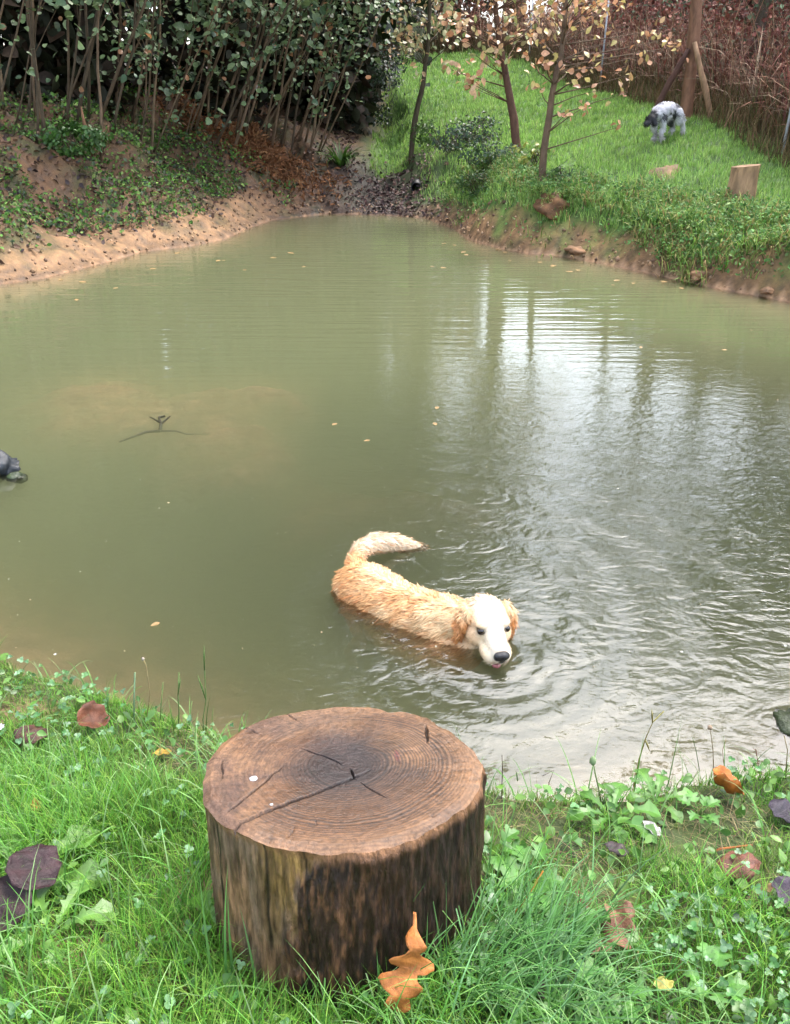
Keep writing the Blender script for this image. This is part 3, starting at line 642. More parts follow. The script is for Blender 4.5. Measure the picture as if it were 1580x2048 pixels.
# ------------------------------------------------------------ ground covers of the far side
def far_cover():
    n = 260000; x = RNG.uniform(-.6, 7.2, n); y = RNG.uniform(10.2, 34, n)
    d = shore(x, y); fx = np.interp(y, [10.5, 13.5, 17, 23, 30, 34], [6.6, 6.03, 5.75, 5.25, 4.6, 3.2])
    lb = -.9+.10*(y-15)
    gm = np.exp(-((x-GULLY.x+.5)/1.2)**2)*sst(14.5, 16.5, y)*(y < 24)
    keep = (d > .45) & (x < fx+.1) & (x > lb-1.0+.5*vn(x*2, y*2, 3)) & (RNG.random(n) < np.clip((11/y)**1.5, 0, 1)) & (RNG.random(n) > gm*1.6*(y < 20.5)) & (fbm(x*1.6, y*1.6, 88) > .22)
    x, y = x[keep], y[keep]; n = len(x); P = gz(np.stack([x, y, x*0], 1), -.01)
    c = colr(n, (.36, .62, .13), (.44, .72, .16), (.52, .72, .22), (.27, .52, .11), var=.2)*(.75+.5*fbm(x*1.1, y*1.1, 5))[:, None]
    tall = 1+1.3*np.exp(-shore(x, y)/.8)
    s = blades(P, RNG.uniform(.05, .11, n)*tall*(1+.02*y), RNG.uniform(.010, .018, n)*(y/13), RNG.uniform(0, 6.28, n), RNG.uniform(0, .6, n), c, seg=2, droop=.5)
    props(blade_obj('meadow_grass', [s], M['grass']), 'short bright green grass of the sloping meadow', 'grass', kind='stuff')
    # rank weeds hanging over the right bank
    n = 60000; x = RNG.uniform(1.1, 8, n); y = RNG.uniform(9, 18, n); d = shore(x, y)
    nn = fbm(x*1.8, y*1.8, 19); cov = sst(.05, .30, d+(nn-.5)*1.5)*(d < .9+.14*x)*(nn > .34)
    bare = (x < 3.4) & (d < .6+.5*(nn-.5)) & (x > 1.2)
    k = (RNG.random(n) < cov) & ((~bare) | (RNG.random(n) < .06)); x, y, d = x[k], y[k], d[k]; n = len(x); P = gz(np.stack([x, y, x*0], 1), -.01)
    head = np.arctan2(-1.0, -.35)+RNG.normal(0, 1.0, n)
    s = blades(P, RNG.uniform(.12, .36, n), RNG.uniform(.010, .020, n), head, RNG.uniform(.1, .8, n), colr(n, (.24, .46, .09), (.34, .54, .14), (.42, .50, .16), (.50, .36, .17), (.12, .26, .04), var=.28), seg=3, droop=.75)
    props(blade_obj('bank_grass', [s], M['grass']), 'long green grass drooping over the edge of the right bank', 'grass', kind='stuff')
    m = 14000; i = RNG.integers(0, n, m); Q = P[i]+RNG.normal(size=(m, 3))*np.array([.12, .12, .05])
    Q[:, 2] = height(Q[:, 0], Q[:, 1])+RNG.uniform(.02, .2, m); Q = Q[shore(Q[:, 0], Q[:, 1]) > .08]; m = len(Q)
    props(scatter('bank_weeds', 'oval', Q, RNG.normal(size=(m, 3))*.6+np.array([-.1, -.6, .8]), RNG.uniform(.025, .06, m), colr(m, (.12, .30, .06), (.18, .38, .10), (.08, .2, .04), (.25, .38, .12)), M['weed'], curl=.2), 'small leaved green weeds covering the right bank', 'weeds', kind='stuff')
    # left bank
    n = 46000; x = RNG.uniform(-8, -.6, n); y = RNG.uniform(9.5, 18.5, n); d = shore(x, y)
    nn = fbm(x*1.1, y*1.1, 53); lo = sst(-2.6, -3.6, x)
    cov = sst(.46, .56, nn+.15*lo*sst(.3, .9, d))*sst(.3, .75, d)*(d < 3.4)*(x < -2.1)
    k = RNG.random(n) < cov; x, y = x[k], y[k]; n = len(x); P = gz(np.stack([x, y, x*0], 1), RNG.uniform(.01, .16, len(x)))
    props(scatter('ivy_cover', 'oval', P, RNG.normal(size=(n, 3))*.8+np.array([.1, -.6, .8]), RNG.uniform(.03, .085, n), colr(n, (.08, .21, .03), (.14, .33, .05), (.24, .38, .09), (.10, .15, .08), (.16, .10, .06), var=.3), M['weed'], curl=.4), 'low green leaves creeping over the left bank', 'ground cover', kind='stuff')
    n = 40000; x = RNG.uniform(-8, 1.3, n); y = RNG.uniform(9.8, 24, n); d = shore(x, y)
    nn = fbm(x*1.5, y*1.5, 91)
    gm = np.exp(-((x-GULLY.x+.35)/1.05)**2)*sst(14.5, 16.2, y)
    cov = np.maximum(gm*sst(22, 19.5, y), .55*sst(.2, .8, d)*(x < -1.0)*(nn > .36))*(d > .02)*(d < 6)
    k = RNG.random(n) < cov; x, y = x[k], y[k]; n = len(x); P = gz(np.stack([x, y, x*0], 1), RNG.uniform(.0, .035, len(x)))
    gmk = gm[k][:, None]
    c = colr(n, (.13, .065, .04), (.08, .045, .035), (.22, .12, .07), (.05, .03, .03), var=.3)*(1-gmk)+colr(n, (.06, .030, .028), (.10, .052, .048), (.035, .018, .018), (.15, .08, .06), var=.35)*gmk
    props(scatter('leaf_litter', 'oval', P, RNG.normal(size=(n, 3))*.45+np.array([0, -.3, 1]), RNG.uniform(.05, .11, n), c, M['farlitter'], curl=.6), 'wet brown and purplish fallen leaves lying in the gully and on the bank', 'leaf litter', kind='stuff')
    # rusty dead bracken
    n = 5000; c0 = ground_at(495, 285, 9); x = c0.x+RNG.normal(0, .75, n); y = c0.y+RNG.normal(0, .35, n)
    P = gz(np.stack([x, y, x*0], 1), RNG.uniform(0, .12, n))
    props(scatter('dead_bracken', 'long', P, RNG.normal(size=(n, 3))*.7+np.array([0, -.5, .6]), RNG.uniform(.08, .18, n), colr(n, (.26, .11, .045), (.20, .085, .035), (.32, .16, .07)), M['dry'], curl=.5), 'rusty orange dead bracken on the bank below the hazels', 'dead bracken', kind='stuff')
far_cover()
def crumbs():
    n = 4500; x = RNG.uniform(-8, 7, n*3); y = RNG.uniform(9.8, 19, n*3); d = shore(x, y); k = (d > -.05) & (d < 1.3) & (RNG.random(n*3) < np.exp(-np.maximum(d, 0)/.6)); x, y = x[k], y[k]; n = len(x)
    s = RNG.uniform(.008, .045, n)*RNG.uniform(.4, 1, n); P = gz(np.stack([x, y, x*0], 1), s*.2)
    U = np.array([(1, 0, 0), (0, 1, 0), (-1, 0, 0), (0, -1, 0), (0, 0, 1), (0, 0, -1)], float); T = np.array([(0, 1, 4), (1, 2, 4), (2, 3, 4), (3, 0, 4), (1, 0, 5), (2, 1, 5), (3, 2, 5), (0, 3, 5)])
    V = U[None]*RNG.uniform(.6, 1.5, (n, 6, 1))*s[:, None, None]; a = RNG.uniform(0, 6.28, n); ca, sa = np.cos(a)[:, None], np.sin(a)[:, None]
    V = np.stack([V[..., 0]*ca-V[..., 1]*sa, V[..., 0]*sa+V[..., 1]*ca, V[..., 2]], -1)+P[:, None]
    c = np.repeat(colr(n, (.36, .22, .12), (.22, .13, .08), (.45, .30, .18), (.30, .19, .11), var=.25), 6, 0)
    props(mesh_np('soil_crumbs', V.reshape(-1, 3), [(T[None]+np.arange(n)[:, None, None]*6).reshape(-1, 3)], c, M['ground'], None, True), 'loose crumbs of soil and grit along the far banks', 'soil', kind='stuff')
crumbs()
# earth heaps in the meadow and the hollow
def heap(px, py, w, h, label):
    b = ground_at(px, py, 9); n = 24; V = [(0, 0, h)]; F = []
    for r_ in (.35, .7, 1.0):
        for k in range(n):
            a = k*2*math.pi/n; rr = r_*w*(1+.25*math.sin(3*a+px)+random.uniform(-.08, .08)); xx, yy = rr*math.cos(a), rr*.8*math.sin(a)
            V.append((xx, yy, hz(b.x+xx, b.y+yy)-b.z+h*(1-r_**1.5)-(.03 if r_ == 1 else 0)+random.uniform(-.008, .008)))
    for k in range(n): F.append((0, 1+k, 1+(k+1) % n))
    for q in range(2):
        for k in range(n): F.append((1+q*n+k, 1+(q+1)*n+k, 1+(q+1)*n+(k+1) % n, 1+q*n+(k+1) % n))
    o = mesh_np('soil_heap', V, F, np.array([(.34, .22, .12)]*len(V)), M['ground']); o.location = b; props(o, label, 'soil heap')
heap(1332, 352, .26, .09, 'flat tan soil heap in the meadow grass below the running dog')
heap(1318, 424, .17, .10, 'small tan soil heap at the edge of the meadow near the bank')
# rocks and clods along the waterline
def rock(p, s, col, label, name='rock', mat='rock', cat='rock', group=None, seed=1, squash=.6, sink=.3):
    bm = bmesh.new(); bmesh.ops.create_icosphere(bm, subdivisions=3, radius=1)
    for v in bm.verts:
        q = v.co; f = 1+.8*(fbm(np.array([q.x*1.4+seed]), np.array([q.y*1.4+q.z*1.9]), seed)[0]-.5)*2
        v.co = Vector((q.x*f*s*1.1, q.y*f*s*.85, q.z*f*s*squash))
    me = bpy.data.meshes.new(name); bm.to_mesh(me); bm.free()
    a = me.color_attributes.new('col', 'FLOAT_COLOR', 'POINT')
    for i_, v in enumerate(me.vertices):
        t = .6+.8*vn(np.array([v.co.x*9/s/3]), np.array([v.co.z*9/s/3]), seed)[0]; a.data[i_].color = (*[c_*t for c_ in col], 1)
    o = link(name, me, M[mat]); o.location = Vector(p)+Vector((0, 0, s*squash*(1-2*sink))); o.rotation_euler.z = seed; props(o, label, cat, group); return o
rock(at_z(6, 940, 0), .115, (.022, .03, .04), 'dark bluish rock poking out of the pond at the left edge', seed=3, sink=.42, squash=.75)
rock(at_z(32, 950, 0), .06, (.03, .055, .012), 'mossy green stone awash beside the dark bluish rock', name='mossy_stone', seed=9, sink=.75, squash=.5)
rock(at_z(1596, 1448, 0), .075, (.04, .06, .015), 'dark green mossy stone awash at the right edge near the near bank', name='mossy_stone', seed=5, sink=.72, squash=.5)
for i_, (px, py, s, lab) in enumerate([(1395, 556, .20, 'pale clay clod at the foot of the right bank, the largest on the far waterline'), (1150, 502, .20, 'sandy clod slumped below the overhanging roots'), (1535, 594, .13, 'small clay clod at the right end of the far waterline')]):
    rock(ground_at(px, py, 8), s*.7, (.34, .19, .10), lab, name='clay_clod', mat='ground', cat='clod', group='clods along the far waterline', seed=11+i_, sink=.5, squash=.42)
rock(ground_at(1128, 428, 9)+Vector((0, .30, .10)), .40, (.24, .12, .055), 'rusty overhanging clod of roots and earth on the right bank edge', name='root_clod', mat='ground', cat='soil clod', seed=23, sink=.5, squash=.55)
# drain pipe in the gully
pp = ground_at(832, 385, 10); pv = MB()
mp_ = mat_attr('black_plastic_pipe', .5, .4, .2, 20, col=(.012, .012, .013))
V, F = [], []; n = 24; rings = [(.10, 0), (.10, .9), (.088, .9), (.088, .05)]
ax0 = Vector(pp)+Vector((0, -.12, .09)); dr = Vector((-.05, -1, -.08)).normalized()
for r_, t in [(.115, .5), (.115, 0), (.10, 0), (.10, .45)]:
    for k in range(n):
        a = 2*math.pi*k/n; V.append(ax0-dr*t+Vector((math.cos(a)*r_, 0, math.sin(a)*r_)))
for q in range(3):
    for k in range(n): F.append((q*n+k, q*n+(k+1) % n, (q+1)*n+(k+1) % n, (q+1)*n+k))
F.append(tuple(3*n+k for k in range(n)))
props(mesh_np('drain_pipe', V, F, None, mp_), 'black drain pipe mouth in the leaf litter at the pond end', 'pipe')
# small stump in the meadow
def small_stump():
    b = ground_at(1480, 402, 9); e = empty('small_stump', b); props(e, 'pale brown stump standing alone in the meadow', 'stump')
    n = 36; V = []; F = []; C = []
    for j, (zz, rr) in enumerate([(-.12, .225), (0, .215), (.2, .195), (.36, .19), (.43, .195)]):
        for k in range(n):
            a = 2*math.pi*k/n; r_ = rr*(1+.05*math.sin(5*a)+random.uniform(-.025, .025)); t = random.uniform(.6, 1.3)
            V.append((r_*math.cos(a), r_*math.sin(a)*.8, zz+(.02*math.cos(a) if j == 4 else 0))); C.append((.50*t, .31*t, .17*t))
    for j in range(4):
        for k in range(n): F.append((j*n+k, j*n+(k+1) % n, (j+1)*n+(k+1) % n, (j+1)*n+k))
    mesh_np('bark', V, F, np.array(C), M['bark'], e, False)
    mesh_np('cut_face', [(v[0]*.985, v[1]*.985, v[2]+.003) for v in V[-n:]], [tuple(range(n))], np.array([(.40, .25, .14)]*n), M['bark'], e)
small_stump()
# leaves floating on the pond
FLT = [(440,520),(448,521),(485,540),(228,577),(300,538),(120,560),(360,505),(612,533),(893,487),(905,490),(930,503),(930,508),(860,533),(880,535),(1010,505),(1022,521),(1145,544),(1155,541),(1240,560),(1222,570),(1265,567),(1320,562),(1332,564),(1080,525),(1455,700),(1283,693),(868,845),(875,813),(540,515),(575,505),(158,563),(152,598),(1360,575),(740,880),(665,850),(320,1245),(1265,640),(1500,660),(1110,530),(990,498)]
me0 = None
for q, (px, py) in enumerate(FLT):
    p = at_z(px, py, .004)
    if me0 is None:
        V0, F0 = TPL['oval']; V0 = V0.copy(); V0[:, 2] = V0[:, 2]*.4; me0 = mesh_np('floating_leaf', V0*np.array([.11, .11, .11]), [tuple(f) for f in F0], np.array([(.55, .36, .16)]*len(V0)), M['leaf'], None, False); o = me0
    else: o = me0.copy(); COL.objects.link(o)
    o.location = p; o.rotation_euler = (0, 0, random.uniform(0, 6.28)); s = random.uniform(.55, 1.2)*(1 if py < 620 else .45); o.scale = (s, s, s)
    props(o, 'tan fallen leaf floating on the pond near the %s' % ('far left shore' if px < 520 else 'leaf filled end of the pond' if px < 870 else 'far right shore below the young oaks' if px < 1110 else 'far right shore below the meadow') if py < 620 else 'tiny tan leaf floating in the open middle of the pond', 'leaf', ('leaves floating near the far left shore' if px < 520 else 'leaves floating at the pond end' if px < 870 else 'leaves floating below the young oaks' if px < 1110 else 'leaves floating below the meadow bank') if py < 620 else 'tiny leaves floating mid pond')
n = 260; px_ = RNG.uniform(-100, 1600, n); py_ = 480+RNG.random(n)**1.0*900; q_ = np.array([at_z(a_, b_, .002) for a_, b_ in zip(px_, py_)]); q_ = q_[shore(q_[:, 0], q_[:, 1]) < -.15]; n = len(q_)
props(scatter('floating_debris', 'disc', q_, RNG.normal(size=(n, 3))*.05+np.array([0, 0, 1]), RNG.uniform(.0025, .007, n)*np.where(RNG.random(n) < .1, 2, 1), colr(n, (.75, .7, .5), (.6, .45, .25), (.8, .8, .7)), M['weed']), 'pale specks of seeds and scum floating all over the pond', 'floating specks', kind='stuff')
# sunken branch
p = at_z(320, 858, -.02); mb = MB()
def subr(pts, r): mb.add(tube([at_z(a, b_, z_) for a, b_, z_ in pts], [r*(1-.6*i_/len(pts)) for i_ in range(len(pts))], 6), (.05, .04, .02))
subr([(320, 862, -.06), (322, 848, -.03), (318, 835, -.02), (330, 832, -.015)], .014); subr([(320, 862, -.06), (292, 864, -.05), (268, 873, -.06), (238, 884, -.09)], .011); subr([(320, 862, -.06), (352, 862, -.07), (372, 868, -.09), (420, 868, -.12)], .008); subr([(320, 845, -.02), (308, 838, -.02), (300, 834, -.03)], .008); subr([(322, 848, -.03), (334, 838, -.015), (340, 833, -.01)], .009)
props(mb.build('sunken_branch', M['rock']), 'dark forked branch just under the water on the shallow mud', 'branch')

# ------------------------------------------------------------ the big stump
SB = Vector((-.098, 1.03, .63)); STILT = R(-11)
STOP = .335; SR = .253
def stump():
    e = empty('tree_stump', SB, (STILT, 0, 0)); props(e, 'big wet cut stump with growth rings standing in the near grass', 'stump')
    bpy.context.view_layer.update(); Mi = e.matrix_world.inverted(); nrm = (e.matrix_world.to_3x3() @ Vector((0, 0, 1))); pt = e.matrix_world @ Vector((0, 0, STOP))
    def loc(px, py):
        r = ray(px, py); o = Vector((0, 0, CH)); t = (pt-o).dot(nrm)/r.dot(nrm); q = Mi @ (o+r*t); return q.x, q.y
    print('stump extents', loc(400, 1550), loc(965, 1560), loc(690, 1408), loc(640, 1697))
    tx, ty = loc(690, 1408); bx_, by_ = loc(640, 1697); lx, ly = loc(402, 1540); rx, ry = loc(966, 1565)
    cx0, cy0 = (lx+rx)/2, (ty+by_)/2; ax_, ay_ = (rx-lx)/2, (ty-by_)/2
    def rim(a):
        r = 1+.012*np.sin(3*a+.6)+.010*np.sin(5*a+2)+.006*np.sin(9*a)+.005*np.sin(23*a+1)+.010*(fbm(a*14, a*0, 91)-.5)+.007*(fbm(a*60, a*0, 92)-.5)
        da = (a-R(62)+np.pi) % (2*np.pi)-np.pi                              # a step in the rim at the far right
        return r*(1+.03*sst(.22, .0, np.abs(da+.12))-.045*sst(.10, .0, np.abs(da-.10)))
    na, nr = 640, 130
    a = np.linspace(0, 2*np.pi, na, endpoint=False); t = np.linspace(0, 1, nr+1)[1:]
    A, T = np.meshgrid(a, t); Rm = rim(A)
    x = cx0+ax_*T*Rm*np.cos(A); y = cy0+ay_*T*Rm*np.sin(A)
    x = np.concatenate([[cx0], x.ravel()]); y = np.concatenate([[cy0], y.ravel()]); tt = np.concatenate([[0], T.ravel()])
    z = STOP+.0012*(fbm(x*60, y*60, 3)-.5)+.006*(fbm(x*9, y*9, 4)-.5)-.010*np.clip(tt-.94, 0, 1)/.06*(.4+fbm(x*30, y*30, 8))
    ccx, ccy = loc(698, 1530)                                              # pith
    px_ = x-ccx; py_ = y-ccy

    rr = np.sqrt((px_)**2+(py_*1.1)**2)+.012*(fbm(x*7, y*7, 12)-.5)
    ring = .5+.5*np.sin((rr+.010*fbm(rr*38, rr*0, 14, 2))*2*np.pi/.0062+13*fbm(x*6, y*6, 15)); ring2 = fbm(rr*260, rr*0+3, 17, 3)
    base = np.array([.205, .100, .045]); dark = np.array([.035, .022, .022]); light = np.array([.36, .20, .10]); grey = np.array([.15, .095, .07])
    c = np.tile(base, (len(x), 1)); c = lerp(c, light, sst(.4, .65, fbm(x*8, y*8, 22))*.7); c = lerp(c, grey, sst(.5, .7, fbm(x*11+4, y*11, 23))*.5)
    c = lerp(c, light*1.05, sst(.78, .95, tt)*.5)
    c = lerp(c, dark, sst(.165, .03, rr+.07*(fbm(x*13, y*13, 25)-.5))*.95)
    def seg(p, q, wd, wob=.004, sd=1):
        (x0, y0), (x1, y1) = p, q; dx, dy = x1-x0, y1-y0; L_ = math.hypot(dx, dy)
        s = ((x-x0)*dx+(y-y0)*dy)/L_; o_ = (-(x-x0)*dy+(y-y0)*dx)/L_+wob*(fbm(s*40+sd, s*0+sd, 30)-.5)*2
        ww = 1.7*wd*np.clip(np.minimum(s/.02, (L_-s)/.03), 0, 1); return np.where((s > 0) & (s < L_), sst(1, .25, np.abs(o_)/(ww+1e-6)), 0)
    ra = sst(.56, .70, fbm(x*5, y*5, 27))
    c = lerp(c, (.09, .05, .04), ra*.7)
    # knot scar upper right
    kx, ky = loc(825, 1510); kd = np.sqrt((x-kx)**2+(y-ky)**2)
    c = lerp(c, (.42, .23, .12), sst(.05, .01, kd+.03*(fbm(x*25, y*25, 5)-.5))*.6)
    k2 = seg(loc(790, 1500), loc(800, 1530), .005); c = lerp(c, (.16, .03, .03), k2*.8)
    c = c*(1-(.22+.85*sst(.3, .7, fbm(x*6, y*6, 77)))*.75*ring*sst(.0, .02, rr)*(1-.6*sst(.17, .23, rr)))[:, None]*(.55+.5*ring2)[:, None]*np.array([1.0, .96, .92])
    cr = np.zeros(len(x))
    for p, q, wd in [((440, 1660), (745, 1540), .0026), ((449, 1628), (572, 1531), .0014), ((698, 1534), (716, 1562), .0022), ((716, 1562), (785, 1604), .0010), ((600, 1496), (698, 1534), .0012),
                     ((402, 1514), (447, 1518), .0020), ((446, 1516), (446, 1562), .0010), ((570, 1425), (600, 1446), .0012), ((572, 1680), (587, 1650), .0016), ((628, 1652), (634, 1630), .0010), ((852, 1448), (856, 1490), .0022), ((470, 1445), (530, 1475), .0008), ((850, 1625), (875, 1645), .0009)]:
        cr = np.maximum(cr, seg(loc(*p), loc(*q), wd, sd=p[0]))
    c = lerp(c, (.012, .008, .006), cr*.93); z = z-.009*cr
    z = z+.0006*ring*sst(.0, .02, rr)
    # outside the step the outer rim sits lower
    n = na*nr+1; i_ = np.arange(na); F3 = np.stack([i_*0, 1+i_, 1+(i_+1) % na], 1)
    q = np.arange(nr-1)[:, None]*na; F4 = np.stack([1+q+i_, 1+q+na+i_, 1+q+na+(i_+1) % na, 1+q+(i_+1) % na], -1).reshape(-1, 4)
    wet, nt = newmat('wet_cut_wood'); L = nt.links.new
    out = N(nt, 'ShaderNodeOutputMaterial'); p = N(nt, 'ShaderNodeBsdfPrincipled'); at = N(nt, 'ShaderNodeAttribute', attribute_name='col'); tc = N(nt, 'ShaderNodeTexCoord'); nz = N(nt, 'ShaderNodeTexNoise', Scale=90.0, Detail=8.0, Roughness=.7); L(tc.outputs['Object'], nz.inputs['Vector'])
    cm = N(nt, 'ShaderNodeMapRange'); cm.inputs[1].default_value = .36; cm.inputs[2].default_value = .64; cm.inputs[3].default_value = .42; cm.inputs[4].default_value = 1.0; L(nz.outputs[0], cm.inputs[0])
    cx_ = N(nt, 'ShaderNodeMix', data_type='RGBA', blend_type='MULTIPLY'); cx_.inputs[0].default_value = 1; L(at.outputs['Color'], cx_.inputs[6]); L(cm.outputs[0], cx_.inputs[7]); L(cx_.outputs[2], p.inputs['Base Color']); nz2 = N(nt, 'ShaderNodeTexNoise', Scale=9.0, Detail=3.0); L(tc.outputs['Object'], nz2.inputs['Vector'])
    mr = N(nt, 'ShaderNodeMapRange'); mr.inputs[1].default_value = .38; mr.inputs[2].default_value = .62; mr.inputs[3].default_value = .28; mr.inputs[4].default_value = .66; L(nz2.outputs[0], mr.inputs[0]); L(mr.outputs[0], p.inputs['Roughness'])
    mp = N(nt, 'ShaderNodeMapping'); mp.inputs['Rotation'].default_value = (0, 0, R(38)); mp.inputs['Scale'].default_value = (90, 5, 5); L(tc.outputs['Object'], mp.inputs[0])
    nz3 = N(nt, 'ShaderNodeTexNoise', Scale=1.0, Detail=2.0); L(mp.outputs[0], nz3.inputs['Vector'])      # saw marks
    ad = N(nt, 'ShaderNodeMath', operation='ADD'); L(nz.outputs[0], ad.inputs[0]); ad.inputs[1].default_value = 0
    b = N(nt, 'ShaderNodeBump', Strength=.9, Distance=.004); L(ad.outputs[0], b.inputs['Height']); L(b.outputs[0], p.inputs['Normal']); L(p.outputs[0], out.inputs[0])
    mesh_np('cut_face', np.stack([x, y, z], 1), [F3, F4], c, wet, e)
    zr = z[1+(nr-1)*na:]; xr = x[1+(nr-1)*na:]; yr = y[1+(nr-1)*na:]
    # sides
    nh = 110; H = STOP+.10; tv = np.linspace(0, 1, nh)
    AA, TT = np.meshgrid(a, tv); h = 1-TT
    deg = np.degrees(AA); deg = np.where(deg > 180, deg-360, deg)          # -90 faces the camera
    streak = fbm(AA*16, TT*6, 40, 6); st2 = fbm(AA*48, TT*17+8, 41, 4); bl = fbm(AA*4.2+3, TT*3.4, 43, 4)
    edge = (deg+112)/20+(fbm(AA*7, TT*5, 44)-.5)*2.4
    barkm = sst(0, .5, edge)*np.where(deg > 120, 0, 1)*np.where(deg < -150, 0, 1)
    low = sst(.62, .80, TT+.20*(bl-.5))*sst(-74, -84, deg+14*(streak-.5)); barkm = barkm*(1-low)
    off = .006*(streak-.5)+.004*(st2-.5)+.010*barkm*(.4+bl)-.004
    sh = np.clip(TT/.03, 0, 1)
    sx = ax_*(1-.02*TT)*rim(AA)*np.cos(AA); sy = ay_*(1-.0*TT)*rim(AA)*np.sin(AA); rl = np.sqrt(sx**2+sy**2)
    fl = 1+off/rl*sh+.03*np.clip(TT-.8, 0, 1)
    xs = cx0+sx*fl; ys = cy0+sy*fl; zs = np.broadcast_to(zr, AA.shape)*1.0-H*TT
    wood = np.array([.24, .135, .065]); och = np.array([.32, .19, .06]); gry = np.array([.19, .125, .075]); db = np.array([.020, .011, .008]); mb_ = np.array([.125, .058, .026])
    f = lambda q: q.ravel()
    C = np.tile(wood, (AA.size, 1)); C = lerp(C, gry, sst(.4, .6, f(bl))); C = lerp(C, och, f(sst(-125, -112, deg)*sst(-88, -98, deg)*sst(.55, .1, TT)*sst(.35, .5, streak)))
    C = lerp(C, (.06, .035, .02), sst(.50, .68, f(streak))*.7); C = lerp(C, (.10, .055, .02), f(sst(-122, -117, deg)*sst(-108, -112, deg)*.5*sst(.5, .6, bl)))
    bk = np.tile(db, (AA.size, 1)); bk = lerp(bk, mb_, np.clip(sst(.48, .62, f(st2*.6+streak*.4))*(.30+.7*f(sst(-60, -100, deg)))+f(sst(.5, .62, bl))*.25, 0, 1)*.5)
    bk = lerp(bk, mb_*1.5, sst(.62, .74, f(st2))*f(sst(-60, -98, deg))*.35)
    C = lerp(C, bk, f(barkm)); C = lerp(C, (.26, .13, .06), f(sst(.05, .0, TT+.05*(st2-.5)))*.8)
    C = C*(.6+.8*f(st2))[:, None]
    for dg, wd in ((-116, 1.0), (-143, .8), (-99, .5)):
        C = lerp(C, (.01, .007, .005), f(sst(wd, .2, np.abs(deg-dg-3*(fbm(TT*6, TT*0, dg % 7)-.5)))*sst(.6, .4, TT))*.9)
    q = np.arange(nh-1)[:, None]*na; F4 = np.stack([q+i_, q+na+i_, q+na+(i_+1) % na, q+(i_+1) % na], -1).reshape(-1, 4)[:, ::-1]
    sm = mat_attr('stump_side', .48, .3, .6, 110, bump=.8, bscale=60, stretch=(1, 1, .16), rvar=.14, alb=.8)
    mesh_np('bark', np.stack([f(xs), f(ys), f(zs)], 1), [F4.copy()], C, sm, e)
    # water drops and a bird dropping
    def blob(px, py, r, col, nm):
        lx_, ly_ = loc(px, py); bm = bmesh.new(); bmesh.ops.create_icosphere(bm, subdivisions=2, radius=1); me = bpy.data.meshes.new(nm)
        for v in bm.verts: v.co = Vector((v.co.x*r*(1+.25*random.random()), v.co.y*r*(1+.25*random.random()), v.co.z*r*.28))
        bm.to_mesh(me); bm.free(); o = link(nm, me, mat_attr(nm, .4, .5, .1, 30, col=col)); o.parent = e; o.location = (lx_, ly_, STOP+.001)
    blob(507, 1558, .0065, (.75, .75, .78), 'bird_dropping'); blob(543, 1610, .0025, (.75, .75, .75), 'bird_dropping')
    return e
ST = stump()
def in_stump(x, y, m=.0): return ((x+.098)/(.262+m))**2+((y-1.045)/(.245+m))**2 < 1

